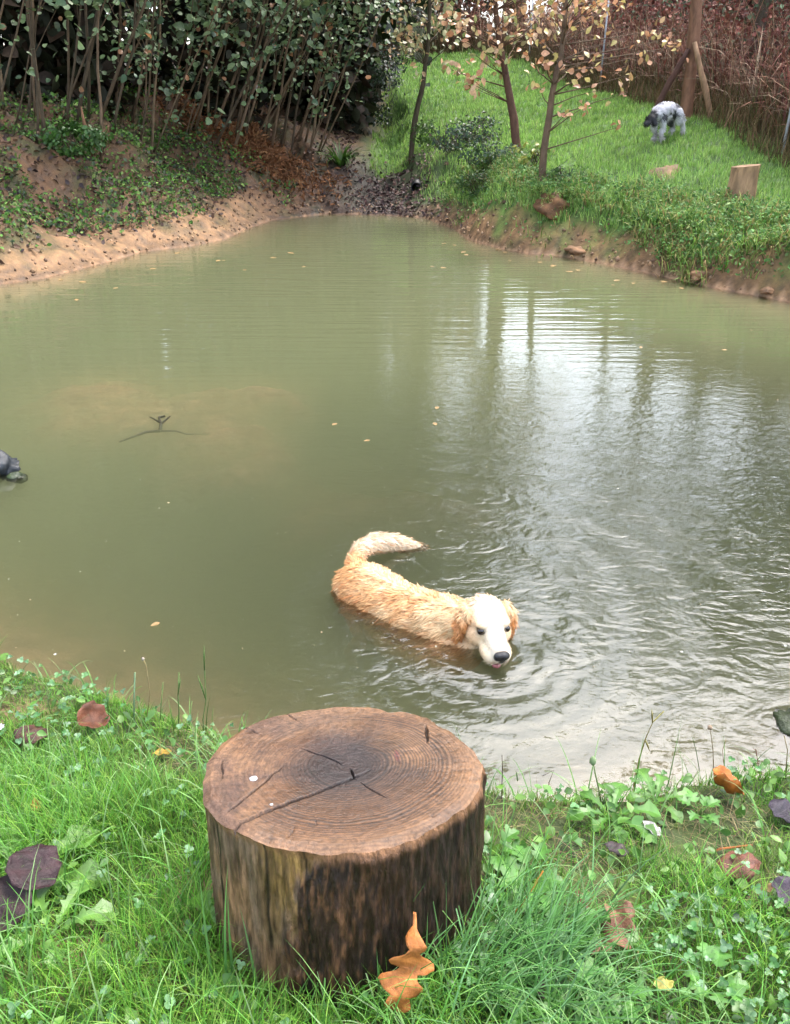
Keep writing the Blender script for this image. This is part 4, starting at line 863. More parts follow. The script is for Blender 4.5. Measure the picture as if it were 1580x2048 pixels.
# ------------------------------------------------------------ near grass
BARE = [(350,1520,.22),(300,1535,.15),(1010,1640,.16),(1090,1660,.10),(1390,1670,.17),(1460,1640,.15),(1170,1745,.12),(1200,1790,.10),(1140,1700,.10),(1530,1790,.11),(1330,1650,.12),(1440,1700,.15)]
BAREW = []
for px, py, r in BARE:
    q = ground_at(px, py, .4, 4); BAREW.append((q.x, q.y, r))
def bare(x, y):
    b = np.zeros(np.shape(x))
    for bx_, by_, r in BAREW: b = np.maximum(b, np.exp(-((x-bx_)**2+(y-by_)**2)/(r*.55)**2))
    return b
def near_grass():
    sets = []
    def region(n, ymax=2.7):
        x = RNG.uniform(-2.4, 2.4, n); y = RNG.uniform(.25, ymax, n); d = shore(x, y)
        k = (d > .015) & ~in_stump(x, y) & (y < 2.9) & (np.abs(x) < .75+.95*y); return x[k], y[k], d[k]
    # fine sward
    x, y, d = region(330000); b = bare(x, y); side = sst(-.05, .25, x); pt = fbm(x*5, y*5, 61)
    k = RNG.random(len(x)) < (1-.93*b)*(.45+.55*sst(.3, .55, pt))*(1-.35*side); x, y, b = x[k], y[k], b[k]; n = len(x); pt = pt[k]; side = side[k]
    P = gz(np.stack([x, y, x*0], 1), -.004)
    tall = .6+.9*sst(.35, .7, fbm(x*3.2, y*3.2, 66)); tall *= np.where(x < -.2, 1.15, .9)*(1-.45*b)*np.where(shore(x, y) < .15, .9, 1)
    fl = sst(1.75, 1.1, y)*.5+.5
    head = RNG.uniform(0, 6.28, n)+.0
    c = colr(n, (.16, .44, .04), (.23, .52, .06), (.10, .31, .035), (.33, .56, .09), var=.26)*(.7+.6*fbm(x*4, y*4, 71))[:, None]
    yl = np.clip(sst(1.5, 2.0, y)*.25+b*.9, 0, 1)*RNG.random(n); c = lerp(c, (.38, .34, .12), yl*.8)
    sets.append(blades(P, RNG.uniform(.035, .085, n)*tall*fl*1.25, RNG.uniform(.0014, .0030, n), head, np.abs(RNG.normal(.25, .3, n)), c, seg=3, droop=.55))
    # long blades
    x, y, d = region(46000); pt = fbm(x*2.6, y*2.6, 81); b = bare(x, y)
    k = RNG.random(len(x)) < (.20+.8*sst(.42, .62, pt))*(1-b)*np.where(y > 1.5, .35, 1)*np.where(x > .3, .45, 1); x, y = x[k], y[k]; n = len(x); P = gz(np.stack([x, y, x*0], 1), -.004)
    hd = RNG.normal(.4, 1.6, n)+fbm(x*2, y*2, 5)*4
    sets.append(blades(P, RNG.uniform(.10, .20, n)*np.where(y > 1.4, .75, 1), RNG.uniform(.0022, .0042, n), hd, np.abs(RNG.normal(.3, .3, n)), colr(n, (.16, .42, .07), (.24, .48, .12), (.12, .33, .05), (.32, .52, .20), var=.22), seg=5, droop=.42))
    # tuft right of the stump, sweeping outward
    n = 420; q = ground_at(1000, 1960, .4, 3); x = q.x+RNG.normal(0, .09, n); y = q.y+RNG.normal(0, .07, n); k = ~in_stump(x, y, .01); x, y = x[k], y[k]; n = len(x)
    P = gz(np.stack([x, y, x*0], 1), 0); sets.append(blades(P, RNG.uniform(.14, .27, n), RNG.uniform(.0025, .0042, n), RNG.normal(.25, .75, n), np.abs(RNG.normal(.45, .3, n)), colr(n, (.13, .34, .08), (.20, .42, .16), (.10, .28, .06)), seg=6, droop=.35))
    # blades that cross the stump's front
    fr = [(430, 2000, .26, 1.75, .10), (455, 1985, .24, 1.4, .12), (470, 1980, .20, 1.6, .05), (330, 1870, .25, .1, .35), (590, 2000, .15, 1.2, .25), (700, 2035, .17, 2.1, .3), (760, 2040, .13, 1.7, .1), (850, 2000, .16, 1.5, .1), (905, 1985, .22, .9, .25), (940, 1965, .24, 1.2, .2), (890, 2000, .2, 1.9, .2), (640, 2030, .12, .8, .4), (520, 2010, .17, 2.0, .2)]
    V = np.array([ground_at(a, b_, .3, 3) for a, b_, *_ in fr]); f_ = np.array([q_[2:] for q_ in fr])
    V[:, 1] -= .0; n = len(V); sets.append(blades(V, f_[:, 0], np.full(n, .0055), f_[:, 1], f_[:, 2], colr(n, (.14, .34, .08), (.18, .40, .10)), seg=6, droop=.12))
    # thatch
    x, y, d = region(60000); b = bare(x, y); k = RNG.random(len(x)) < .12+.9*b+.25*sst(1.55, 1.9, y); x, y = x[k], y[k]; n = len(x); P = gz(np.stack([x, y, x*0], 1), .002)
    sets.append(blades(P, RNG.uniform(.025, .08, n), RNG.uniform(.0012, .0026, n), RNG.uniform(0, 6.28, n), RNG.uniform(.9, 1.5, n), colr(n, (.42, .33, .16), (.30, .20, .10), (.36, .38, .14)), seg=2, droop=.2))
    props(blade_obj('grass', sets, M['grass']), 'wet bright green grass of the near bank around the big stump', 'grass', kind='stuff')
near_grass()
# clover
def clover():
    sx_ = []
    x = RNG.uniform(-1.8, 2.2, 44000); y = RNG.uniform(.35, 2.1, 44000); d = shore(x, y); nn = fbm(x*3.4, y*3.4, 101)
    cov = sst(.48, .62, nn)*np.where(x > .1, 1, .22)+.02
    cov = cov*np.where((y > 1.35) & (x > .3), 1.0, .8)*(1-.7*bare(x, y))
    k = (RNG.random(len(x)) < cov*.42) & (d > .03) & ~in_stump(x, y, .01); x, y = x[k], y[k]; n = len(x)
    up = RNG.uniform(.02, .075, n); P = gz(np.stack([x, y, x*0], 1), up); s = RNG.uniform(.006, .012, n)
    a0 = RNG.uniform(0, 6.28, n); tl = RNG.normal(size=(n, 3))*.28+np.array([0, -.15, 1]); bc = colr(n, (.10, .28, .07), (.14, .34, .11), (.09, .24, .05), (.20, .38, .18), var=.15)
    PP, NN, SS, CC, SPN = [], [], [], [], []
    for j in range(3):
        a = a0+j*2.094; dv = np.stack([np.cos(a), np.sin(a), a*0], 1); PP.append(P); NN.append(tl+dv*.35*-1); SS.append(s); CC.append(bc*(1+RNG.normal(0, .08, (n, 1)))); SPN.append(dv)
    o = scatter('clover', 'disc', np.concatenate(PP), np.concatenate(NN), np.concatenate(SS), np.clip(np.concatenate(CC), 0, 1), M['leaf'], spin=np.concatenate(SPN))
    props(o, 'blue green clover leaves spread through the near grass', 'clover', kind='stuff')
    # small broad leaves between the blades
    n = 3600; x = RNG.uniform(-1.8, 2.2, n*3); y = RNG.uniform(.35, 2.1, n*3); k = (shore(x, y) > .02) & ~in_stump(x, y, .01) & (RNG.random(n*3) < np.where(x > .1, .38, .16)); x, y = x[k], y[k]; n = len(x)
    P = gz(np.stack([x, y, x*0], 1), RNG.uniform(.01, .06, n))
    o = scatter('low_weeds', 'oval', P, RNG.normal(size=(n, 3))*.4+np.array([0, -.3, 1]), RNG.uniform(.012, .034, n), colr(n, (.13, .30, .05), (.18, .36, .06), (.10, .24, .05)), M['leaf'], curl=.3)
    props(o, 'small oval green weed leaves among the near grass', 'weeds', kind='stuff')
clover()
# broad leaved plants
def plant(name, px, py, kind, n, ln, col, label, up=.5, width=1.0, cat='plant', group=None, stalk=0.0):
    b = ground_at(px, py, .35, 4); V0, F0 = TPL[kind]; V, F, C = [], [], []; mb = MB()
    for j in range(n):
        a = 2*math.pi*j/n+random.uniform(-.35, .35); L_ = ln*random.uniform(.7, 1.1); el = up*random.uniform(.6, 1.3); off = len(V)
        dh = Vector((math.cos(a), math.sin(a), 0)); sd_ = Vector((-math.sin(a), math.cos(a), 0)); s0_ = stalk*random.uniform(.6, 1.2)
        base = dh*s0_*.7+Vector((0, 0, s0_))
        if stalk: mb.add(tube([Vector((0, 0, -.005)), dh*s0_*.25+Vector((0, 0, s0_*.6)), base], [.0013, .0011, .0010], 5), col)
        t_ = random.uniform(.85, 1.15); fold = random.uniform(.6, 1.6)
        for (x_, y_, z_) in V0:
            u = y_; curve = el*u-1.1*el*u*u*.75
            q = base+dh*(u*L_*math.cos(el*.6))+Vector((0, 0, (curve+abs(x_)*.3*fold)*L_))+sd_*(x_*L_*width)
            V.append(tuple(q)); C.append([c_*t_*(1.25 if abs(x_) < 1e-6 else .95) for c_ in col])
        F += [tuple(i_+off for i_ in f) for f in F0]
    o = mesh_np(name, V, F, np.array(C), M['leaf'], None, False); o.location = b+Vector((0, 0, .004)); props(o, label, cat, group)
    if stalk:
        o.name = name; mb.build('stalk', M['grass'], o)
    return o
plant('dandelion_plant', 25, 1790, 'dandelion', 6, .20, (.14, .30, .05), 'dandelion leaf rosette over the dark purple leaf at the left edge', .45)
plant('dandelion_plant', 105, 1880, 'dandelion', 5, .13, (.18, .38, .07), 'light green dandelion rosette in the long grass at left', .7)
plant('dandelion_plant', 455, 1905, 'dandelion', 6, .13, (.16, .36, .05), 'dandelion plant against the lower left side of the big stump', .8)
plant('dandelion_plant', 600, 2015, 'dandelion', 7, .11, (.18, .38, .06), 'dandelion plant in front of the pale foot of the big stump', .6)
plant('dandelion_plant', 1220, 1640, 'dandelion', 8, .115, (.11, .28, .04), 'dark green dandelion rosette on the bank edge left of the orange leaf', .7)
plant('dandelion_plant', 1310, 1610, 'dandelion', 6, .11, (.15, .33, .06), 'upright toothed weed on the bank edge between the dandelion and the orange leaf', 1.1)
plant('dandelion_plant', 250, 1990, 'dandelion', 5, .12, (.15, .33, .07), 'dandelion rosette in the grass at the bottom left', .6)
for px, py, ln, lab in [(1062, 1775, .075, 'lobed buttercup plant with pale leaves right of the big stump'), (985, 1720, .065, 'buttercup plant touching the right side of the big stump'), (1130, 1890, .07, 'buttercup plant above the pinkish oak leaf'), (1060, 2010, .07, 'buttercup plant at the bottom edge below the clover'), (1215, 2015, .065, 'buttercup plant at the bottom edge near the middle right'), (1395, 1640, .055, 'buttercup plant below the bright orange leaf'), (1035, 1860, .06, 'buttercup plant beside the bent orange straw'), (1290, 1590, .05, 'small buttercup plant at the water edge behind the grass tufts'), (1420, 1990, .055, 'small buttercup plant in the bottom right grass')]:
    plant('buttercup_plant', px, py, 'maple', 7, ln*.72, (.12, .32, .05), lab, .45, 1.0, stalk=.035)
# fallen leaves
def fallen(px, py, kind, ln, col, label, rz=None, tilt=(.3, 0), curl=.35, up=.035, name='fallen_leaf', spots=.25):
    b = ground_at(px, py, .35, 4); V0, F0 = TPL[kind]
    if kind == 'round': V0, F0 = TPL['disc']
    bm = bmesh.new(); vs = [bm.verts.new(tuple(v)) for v in V0]
    for f in F0: bm.faces.new([vs[i_] for i_ in f])
    bmesh.ops.subdivide_edges(bm, edges=bm.edges[:], cuts=2, use_grid_fill=True)
    V = []; C = []
    for v in bm.verts:
        x_, y_, z_ = v.co; zz = curl*(x_*x_*2.2+(y_-.5)**2*.9)+.05*math.sin(9*x_+13*y_+px)+.10*(fbm(np.array([x_*5+px]), np.array([y_*5]), 8)[0]-.5)
        if kind == 'oak': x_ = x_*(1+.20*math.sin(8*y_+px*.7+(2.2 if x_ > 0 else 0)))+.06*math.sin(4*y_); y_ = y_+(.035 if v.co.x > .01 else 0)*math.sin(3.14*v.co.y); zz += .035*math.sin(11*y_+6*abs(x_))
        n_ = vn(np.array([x_*14+px]), np.array([y_*14]), 3)[0]; t = 1-spots+2*spots*n_
        vein = .72 if abs(x_) < .012 else 1; C.append([c_*t*vein for c_ in col]); v.co = Vector((x_*ln, (y_-.5)*ln, zz*ln))
    me = bpy.data.meshes.new(name); bm.to_mesh(me); bm.free(); a = me.color_attributes.new('col', 'FLOAT_COLOR', 'POINT')
    for i_, c_ in enumerate(C): a.data[i_].color = (*c_, 1)
    o = link(name, me, M['litter']); o.location = b+Vector((0, 0, up)); o.rotation_euler = (tilt[0], tilt[1], rz if rz is not None else random.uniform(0, 6.28))
    sm = o.modifiers.new('thickness', 'SOLIDIFY'); sm.thickness = .0006; sm.offset = 0
    props(o, label, 'leaf'); return o
fallen(72, 1490, 'round', .085, (.10, .045, .03), 'curled brown leaf on the near bank, upper left', 1.4, (.15, .1), -.5, .05)
fallen(190, 1470, 'round', .085, (.17, .06, .028), 'reddish brown curled leaf beside the upper left brown one', 1.9, (.4, -.3), .7, .045)
fallen(325, 1520, 'oval', .05, (.55, .36, .06), 'small yellow leaf on bare ground left of the big stump', 2.0, (.2, .2), .4, .02)
fallen(80, 1645, 'oval', .036, (.50, .20, .05), 'tiny orange leaf in the grass at left', .5, (.4, .2), .5, .05)
fallen(85, 1795, 'round', .098, (.040, .016, .019), 'large dark purple wet leaf in the grass at the left edge', 1.1, (.35, .1), .25, .075)
fallen(20, 1850, 'round', .10, (.030, .012, .012), 'dark brown wet leaf half under the dandelion at the left edge', .2, (.3, .2), .3, .05)
fallen(1440, 1600, 'round', .085, (.55, .17, .025), 'bright orange curled leaf at the water edge on the right', 1.3, (.5, .5), .9, .035)
fallen(1467, 1755, 'round', .085, (.22, .085, .055), 'pinkish brown leaf with dark shadow on the right of the near bank', 1.45, (-.2, .2), -.35, .05)
fallen(1215, 1905, 'oak', .115, (.30, .14, .08), 'pinkish tan oak leaf lying in clover right of the big stump', 2.3+3.14, (.35, .2), .25, .06)
fallen(1228, 1722, 'oval', .055, (.07, .05, .05), 'small grey purple leaf in a grass tuft on the right', 1.4, (.2, .0), -.4, .04)
fallen(1298, 1672, 'oval', .05, (.50, .48, .45), 'small pale grey leaf on the bare patch', 1.0, (.3, .1), .5, .02)
fallen(1562, 1645, 'round', .07, (.045, .035, .05), 'dark slate leaf at the right edge near the water', 1.2, (.2, 0), .2, .03)
fallen(1572, 1835, 'round', .085, (.07, .05, .07), 'dark purple grey leaf cut by the right edge', .6, (.3, .2), .2, .05)
fallen(1162, 1830, 'oval', .055, (.20, .08, .04), 'small brown leaf tucked in grass above the pinkish oak leaf', .8, (.7, .2), .4, .03)
fallen(985, 1915, 'round', .085, (.05, .028, .018), 'dark brown leaf in shade right of the stump foot', 1.0, (.5, .0), .3, .02)
fallen(1100, 2005, 'round', .06, (.05, .022, .022), 'dark maroon leaf at the bottom edge among clover', .4, (.3, .1), .3, .03)
fallen(1542, 1795, 'oval', .05, (.42, .22, .12), 'small tan leaf near the right edge below the pinkish brown one', 1.9, (.2, .1), .4, .02)
fallen(1315, 2010, 'oval', .04, (.45, .42, .10), 'tiny yellow leaf at the bottom right', 1.9, (.2, .1), .4, .05)
# the oak leaf propped against the stump: built upright, facing the camera
def oak_leaf():
    p0 = Vector((.0, 0, 0)); o = fallen(812, 2010, 'oak', .150, (.62, .22, .055), 'orange lobed oak leaf standing against the front of the big stump', R(4), (R(48), R(0)), .12, .0, 'oak_leaf', .2)
    for v in o.data.vertices: v.co.x *= .88
    q = at_y(812, 1932, .765); o.location = q; o.rotation_euler = (R(-122), R(6), R(-9))
    o.scale = (1, 1, 1)
oak_leaf()
# stalks standing at the water's edge
def stalk(pts, r, col, label, name='grass_stalk', zbase=None, head=None, hc=(.5, .4, .25), leaves=()):
    b = ground_at(*pts[0], .4, 4); y0 = b.y; P_ = [b-Vector((0, 0, .01))]+[at_y(px, py, y0+.01*i_) for i_, (px, py) in enumerate(pts[1:], 1)]
    o_ = [p_-b for p_ in P_]; mb = MB().add(tube(o_, [r*(1-.5*i_/len(o_)) for i_ in range(len(o_))], 5), col)
    for (i0, px, py) in leaves:
        e_ = at_y(px, py, y0+.01*i0)-b; mb.add(tube([o_[i0], (o_[i0]+e_)/2+Vector((0, 0, .004)), e_], [r*.9, r*1.3, r*.2], 4), col)
    o = mb.build(name, M['dry']); o.location = b; props(o, label, 'grass stalk')
    if head:
        bm = bmesh.new(); bmesh.ops.create_icosphere(bm, subdivisions=2, radius=1)
        for v in bm.verts: v.co = Vector((v.co.x*head[0], v.co.y*head[0], v.co.z*head[1]))*(1+random.uniform(-.12, .12))+o_[-1]
        me = bpy.data.meshes.new('seed_head'); bm.to_mesh(me); bm.free(); a = me.color_attributes.new('col', 'FLOAT_COLOR', 'POINT')
        for v in a.data: v.color = (*hc, 1)
        link('seed_head', me, M['dry'], o)
TN = (.42, .34, .16); GN = (.20, .34, .10)
stalk([(1204, 1610), (1198, 1580), (1190, 1545), (1186, 1522)], .0022, (.28, .40, .14), 'pale green plantain stalk with a knobbly head at the water edge', head=(.008, .012), hc=(.30, .42, .2))
stalk([(1268, 1570), (1278, 1520), (1290, 1480), (1305, 1445), (1328, 1422)], .0026, (.50, .46, .14), 'tall yellow forked grass stalk at the water edge', leaves=[(3, 1303, 1418), (2, 1300, 1505)])
stalk([(1428, 1540), (1426, 1500), (1420, 1455)], .0015, TN, 'thin stalk with a fluffy tan seed head near the right edge', head=(.0085, .010), hc=(.62, .47, .32))
stalk([(1003, 1600), (1005, 1540), (1004, 1510)], .0012, (.12, .08, .05), 'short dark stalk over the bright water right of the stump')
stalk([(1095, 1600), (1098, 1565), (1108, 1540), (1085, 1552)], .0016, (.18, .12, .06), 'bent brown stalk at the water edge above the bare patch')
stalk([(408, 1480), (406, 1440), (412, 1400), (409, 1340), (408, 1300)], .0018, GN, 'tallest green grass stalk left of the big stump', leaves=[(2, 395, 1350), (3, 408, 1290)])
stalk([(356, 1470), (358, 1420), (356, 1390), (358, 1345)], .0020, GN, 'green grass stalk just left of the tallest one', leaves=[(2, 362, 1355)])
stalk([(268, 1455), (268, 1400), (270, 1345)], .0026, (.30, .48, .26), 'thick blue green grass blade standing over the left bank')
stalk([(290, 1450), (300, 1390), (292, 1330), (286, 1318)], .0014, TN, 'thin tan stalk with pale tip on the left bank', head=(.004, .006), hc=(.6, .5, .4))
stalk([(320, 1455), (322, 1410), (326, 1365)], .0018, GN, 'slim green blade between two stalks on the left bank')
stalk([(370, 1470), (380, 1430), (384, 1402)], .0016, GN, 'short green blade leaning right beside the left stalks')
stalk([(395, 1520), (400, 1480), (430, 1440)], .0012, TN, 'fine tan stalk leaning over the left rim of the big stump')
stalk([(960, 1878), (1010, 1850), (1050, 1800), (1086, 1742)], .0024, (.62, .28, .05), 'bent orange straw rising right of the big stump')
stalk([(1400, 1712), (1440, 1698), (1505, 1690)], .0030, (.50, .18, .06), 'flat orange dry blade on the bare patch at right')
stalk([(1400, 1540), (1392, 1500), (1385, 1475)], .0014, GN, 'thin green blade leaning left near the fluffy seed head')
stalk([(1450, 1540), (1445, 1500), (1452, 1478)], .0014, TN, 'thin straw coloured blade right of the fluffy seed head')
stalk([(1520, 1545), (1512, 1500), (1506, 1498)], .0016, (.35, .15, .08), 'reddish stalk at the right end of the near bank')
stalk([(1572, 1560), (1575, 1500), (1568, 1470)], .0016, TN, 'straw blade at the right edge of the near bank')
q = ground_at(2, 1492, .4, 4); V0, F0 = TPL['oval']; V, F, C = [], [], []
for j in range(8):
    a = j*math.pi/4; m_ = Matrix.Rotation(a, 3, 'Z'); o_ = len(V)
    V += [tuple(m_ @ Vector((v[0]*.014, v[1]*.014, .003*v[1]))) for v in V0]; F += [tuple(i_+o_ for i_ in f) for f in F0]
C = [(.8, .8, .8)]*len(V); fo = mesh_np('white_flower', V, F, np.array(C), M['leaf']); fo.location = q+Vector((.01, 0, .06)); props(fo, 'small white flower in the grass at the left edge', 'flower')
mb = MB().add(tube([(0, 0, -.06), (0, 0, 0)], [.001, .001], 5), GN); mb.build('stem', M['grass'], fo)

# ------------------------------------------------------------ animals
def organic(name, parts, voxel=.006, smooth=6, mat=None, parent=None, colf=None, bumpf=None):
    """one continuous skin grown over a set of tapered limbs and ellipsoids"""
    V, F = [], []
    def addell(c, r, rot=None):
        bm = bmesh.new(); bmesh.ops.create_icosphere(bm, subdivisions=3, radius=1); o = len(V)
        for v in bm.verts:
            q = Vector((v.co.x*r[0], v.co.y*r[1], v.co.z*r[2]))
            if rot is not None: q = rot @ q
            V.append(tuple(q+Vector(c)))
        F.extend(tuple(v.index+o for v in f.verts) for f in bm.faces); bm.free()
    for p in parts:
        if p[0] == 'e': addell(p[1], p[2], p[3] if len(p) > 3 else None)
        else:                                                               # chain of (point, radius)
            ch = p[1]
            for (a, ra), (b, rb) in zip(ch[:-1], ch[1:]):
                a, b = Vector(a), Vector(b); n = max(2, int((b-a).length/(min(ra, rb)*.35))+1)
                for i_ in range(n+1):
                    t = i_/n; r_ = ra+(rb-ra)*t; addell(a.lerp(b, t), (r_, r_, r_))
    me = bpy.data.meshes.new(name); me.from_pydata(V, [], F); o = bpy.data.objects.new(name+'_tmp', me); COL.objects.link(o)
    m1 = o.modifiers.new('r', 'REMESH'); m1.mode = 'VOXEL'; m1.voxel_size = voxel
    m2 = o.modifiers.new('s', 'SMOOTH'); m2.factor = .6; m2.iterations = smooth
    dg = bpy.context.evaluated_depsgraph_get(); me2 = bpy.data.meshes.new_from_object(o.evaluated_get(dg)); bpy.data.objects.remove(o); me2.name = name
    n = len(me2.vertices); co = np.zeros(n*3, np.float32); me2.vertices.foreach_get('co', co); co = co.reshape(-1, 3)
    if bumpf is not None:
        nr = np.zeros(n*3, np.float32); me2.vertices.foreach_get('normal', nr); nr = nr.reshape(-1, 3)
        co = co+nr*bumpf(co)[:, None]; me2.vertices.foreach_set('co', co.astype(np.float32).ravel()); me2.update()
    if colf is not None:
        a = me2.color_attributes.new('col', 'FLOAT_COLOR', 'POINT'); c = np.ones((n, 4), np.float32); c[:, :3] = colf(co); a.data.foreach_set('color', c.ravel())
    return link(name, me2, mat, parent)
def fur(name, o, n, length, width, flow, colf, mat, parent, keep=None, lift=.25, clump=3):
    me = o.data; nf = len(me.polygons); ar = np.zeros(nf, np.float32); me.polygons.foreach_get('area', ar); ce = np.zeros(nf*3, np.float32); me.polygons.foreach_get('center', ce); ce = ce.reshape(-1, 3)
    nr = np.zeros(nf*3, np.float32); me.polygons.foreach_get('normal', nr); nr = nr.reshape(-1, 3)
    if keep is not None: ar = ar*keep(ce)
    i_ = RNG.choice(nf, n, p=ar/ar.sum()); P = ce[i_]+RNG.normal(0, .003, (n, 3)); Nn = nr[i_]
    D = flow(P); D = D-(D*Nn).sum(1, keepdims=True)*Nn; D /= np.linalg.norm(D, axis=1, keepdims=True)+1e-6
    wv = fbm(P[:, 0]*30, P[:, 1]*30+P[:, 2]*30, 9)-.5
    S = np.cross(D, Nn); D = D+S*(wv*1.6)[:, None]+Nn*(lift*RNG.uniform(.2, 1.3, (n, 1))); D /= np.linalg.norm(D, axis=1, keepdims=True)
    Ln = length(P)*RNG.uniform(.6, 1.25, n); W = width*RNG.uniform(.6, 1.3, n)
    a = P-Nn*.002; b = P+D*(Ln*.55)[:, None]; c = P+D*Ln[:, None]-Nn*(Ln*lift*.55)[:, None]
    s = S*(W*.5)[:, None]
    V = np.stack([a-s, a+s, b-s*.75, b+s*.75, c], 1).reshape(-1, 3)
    off = np.arange(n)[:, None]*5; F4 = np.array([[0, 1, 3, 2]])+off; F3 = np.array([[2, 3, 4]])+off
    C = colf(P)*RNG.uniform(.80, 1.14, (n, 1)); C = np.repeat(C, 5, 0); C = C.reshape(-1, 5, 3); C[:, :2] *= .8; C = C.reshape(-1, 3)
    return mesh_np(name, V, [F4, F3], np.clip(C, 0, 1), mat, parent, False)
FURM = mat_attr('wet_fur', .42, .4, .10, 60, transl=.12, alb=.86)
SKIN = mat_attr('fur_skin', .6, .3, .12, 40, alb=.86)
WETBLACK = mat_attr('wet_black_nose', .22, .6, .2, 90, col=(.018, .016, .018), bump=.3, bscale=400)
EYE = mat_attr('dark_eye', .06, .8, .1, 30, col=(.020, .010, .006))

def golden():
    e = empty('golden_dog', (0.02, 2.98, 0)); O = Vector(e.location); props(e, 'wet golden dog standing in the pond lapping the water', 'dog')
    W = lambda x_, y_, z_: Vector((x_, y_, z_))-O
    # head frame: y = along the snout, z = up out of the forehead, x = towards the picture's right
    hc = W(.382, 2.725, .122); tip = W(.430, 2.526, .074)
    hy = (tip-hc).normalized(); zup = Vector((-.03, .30, 1)); hx = zup.cross(hy).normalized()*-1; hx = hy.cross(zup).normalized(); hz_ = hx.cross(hy).normalized()
    if hx.x < 0: hx = -hx
    HM = Matrix((hx, hy, hz_)).transposed(); k = 1.19
    Hh = lambda x_, y_, z_: hc+HM @ Vector((x_*k*1.05, y_*k*.94, z_*k*1.02))
    E = lambda c_, r_, rt=None: ('e', Hh(*c_), tuple(q*k for q in r_), HM if rt is None else HM @ rt)
    parts = [
        E((0, -.005, -.002), (.077, .082, .060)), E((0, .030, .014), (.062, .050, .042)),          # skull, forehead
        E((.036, .052, .024), (.026, .026, .017)), E((-.036, .052, .024), (.026, .026, .017)),  # brows
        E((.046, .030, -.036), (.034, .055, .040)), E((-.046, .030, -.036), (.034, .055, .040)),# cheeks
        ('c', [(Hh(0, .060, -.008), .045*k), (Hh(0, .10, -.016), .039*k), (Hh(0, .140, -.020), .035*k), (Hh(0, .150, -.025), .032*k)]),
        E((.022, .122, -.043), (.031, .050, .030)), E((-.022, .122, -.043), (.031, .050, .030)),# lips
        ('c', [(Hh(0, .03, -.068), .032*k), (Hh(0, .09, -.078), .024*k), (Hh(0, .130, -.076), .017*k)]),
        ('c', [(Hh(0, -.03, -.02), .070*k), (W(.30, 2.80, .035), .095), (W(.215, 2.86, .0), .125)]),
        ('c', [(Hh(0, -.01, -.05), .055*k), (W(.30, 2.74, -.06), .085), (W(.22, 2.80, -.10), .13)]),
        ('c', [(W(.20, 2.865, -.028), .142), (W(.10, 2.935, -.045), .150), (W(-.01, 3.02, -.040), .138), (W(-.12, 3.12, -.026), .144), (W(-.165, 3.17, -.026), .130)]),
        ('c', [(W(.19, 2.84, -.12), .15), (W(.05, 2.96, -.13), .15), (W(-.10, 3.10, -.08), .12)]),
        ('c', [(W(-.185, 3.20, .045), .054), (W(-.195, 3.285, .070), .038), (W(-.168, 3.375, .078), .042), (W(-.095, 3.45, .070), .048), (W(-.015, 3.50, .045), .048), (W(.065, 3.535, .008), .034), (W(.14, 3.56, -.02), .014)]),
    ]
    parts += [('e', W(.235, 2.90, .015), (.06, .06, .09)), ('e', W(.125, 2.83, .015), (.06, .06, .09)), ('e', W(-.08, 3.18, -.01), (.06, .06, .08)), ('e', W(-.19, 3.10, -.01), (.06, .06, .08))]
    for sx_, fx in ((.11, 0), (-.02, 0)):                                   # four legs under water down to the bed
        pass
    sp = Vector((.20+.0, 2.86, -.10)); bk = Vector((-.12, 3.13, -.06)); ax = (Vector((.2, 2.86, 0))-Vector((-.12, 3.13, 0))).normalized(); sd_ = Vector((-ax.y, ax.x, 0))
    for s in (-1, 1):
        p = sp+sd_*.085*s; parts.append(('c', [(p-O, .062), (p+Vector((0, 0, -.16))-O+ax*-.03, .042), (p+Vector((0, 0, -.30))-O+ax*.01, .028), (p+Vector((0, 0, -.44))-O+ax*.0, .024), (p+Vector((0, 0, -.46))-O+ax*.03, .028)]))
        p = bk+sd_*.085*s; parts.append(('c', [(p-O, .075), (p+Vector((0, 0, -.15))-O+ax*.05, .050), (p+Vector((0, 0, -.28))-O-ax*.06, .028), (p+Vector((0, 0, -.42))-O-ax*.03, .024), (p+Vector((0, 0, -.44))-O+ax*.0, .028)]))
    hcn = np.array(hc); HMi = np.array(HM.transposed())
    def hl(P): return ((P-hcn) @ HMi.T)/(k*np.array([1.05, .94, 1.02]))
    gold = np.array([.84, .47, .20]); pale = np.array([.95, .68, .38]); cream = np.array([.93, .76, .52]); org = np.array([.72, .33, .12])
    def colf(P):
        P = np.asarray(P, float); h = hl(P); n = len(P)
        n1_ = fbm(P[:, 0]*9, P[:, 1]*9+P[:, 2]*5, 200); n2_ = fbm(P[:, 0]*28, P[:, 1]*28+P[:, 2]*20, 201)
        c = np.tile(gold, (n, 1)); c = lerp(c, pale, sst(.35, .62, n1_)*.95); c = lerp(c, org, sst(.54, .70, n2_)*.35); 
        c = lerp(c, org*1.05, sst(.05, -.02, P[:, 2])*.55)
        neck = np.linalg.norm(P-np.array(W(.33, 2.80, .08)), axis=1); c = lerp(c, pale, sst(.16, .06, neck)*.7)
        tl = sst(3.24, 3.36, P[:, 1]+O.y)*(P[:, 2] > -.05); c = lerp(c, (.97, .80, .58), tl*.85)
        rad = np.sqrt((h[:, 0]/.10)**2+((h[:, 1]-.05)/.15)**2+((h[:, 2]+.02)/.11)**2)
        hd = sst(1.12, .92, rad)*sst(-.09, -.05, h[:, 1]); c = lerp(c, cream, hd)
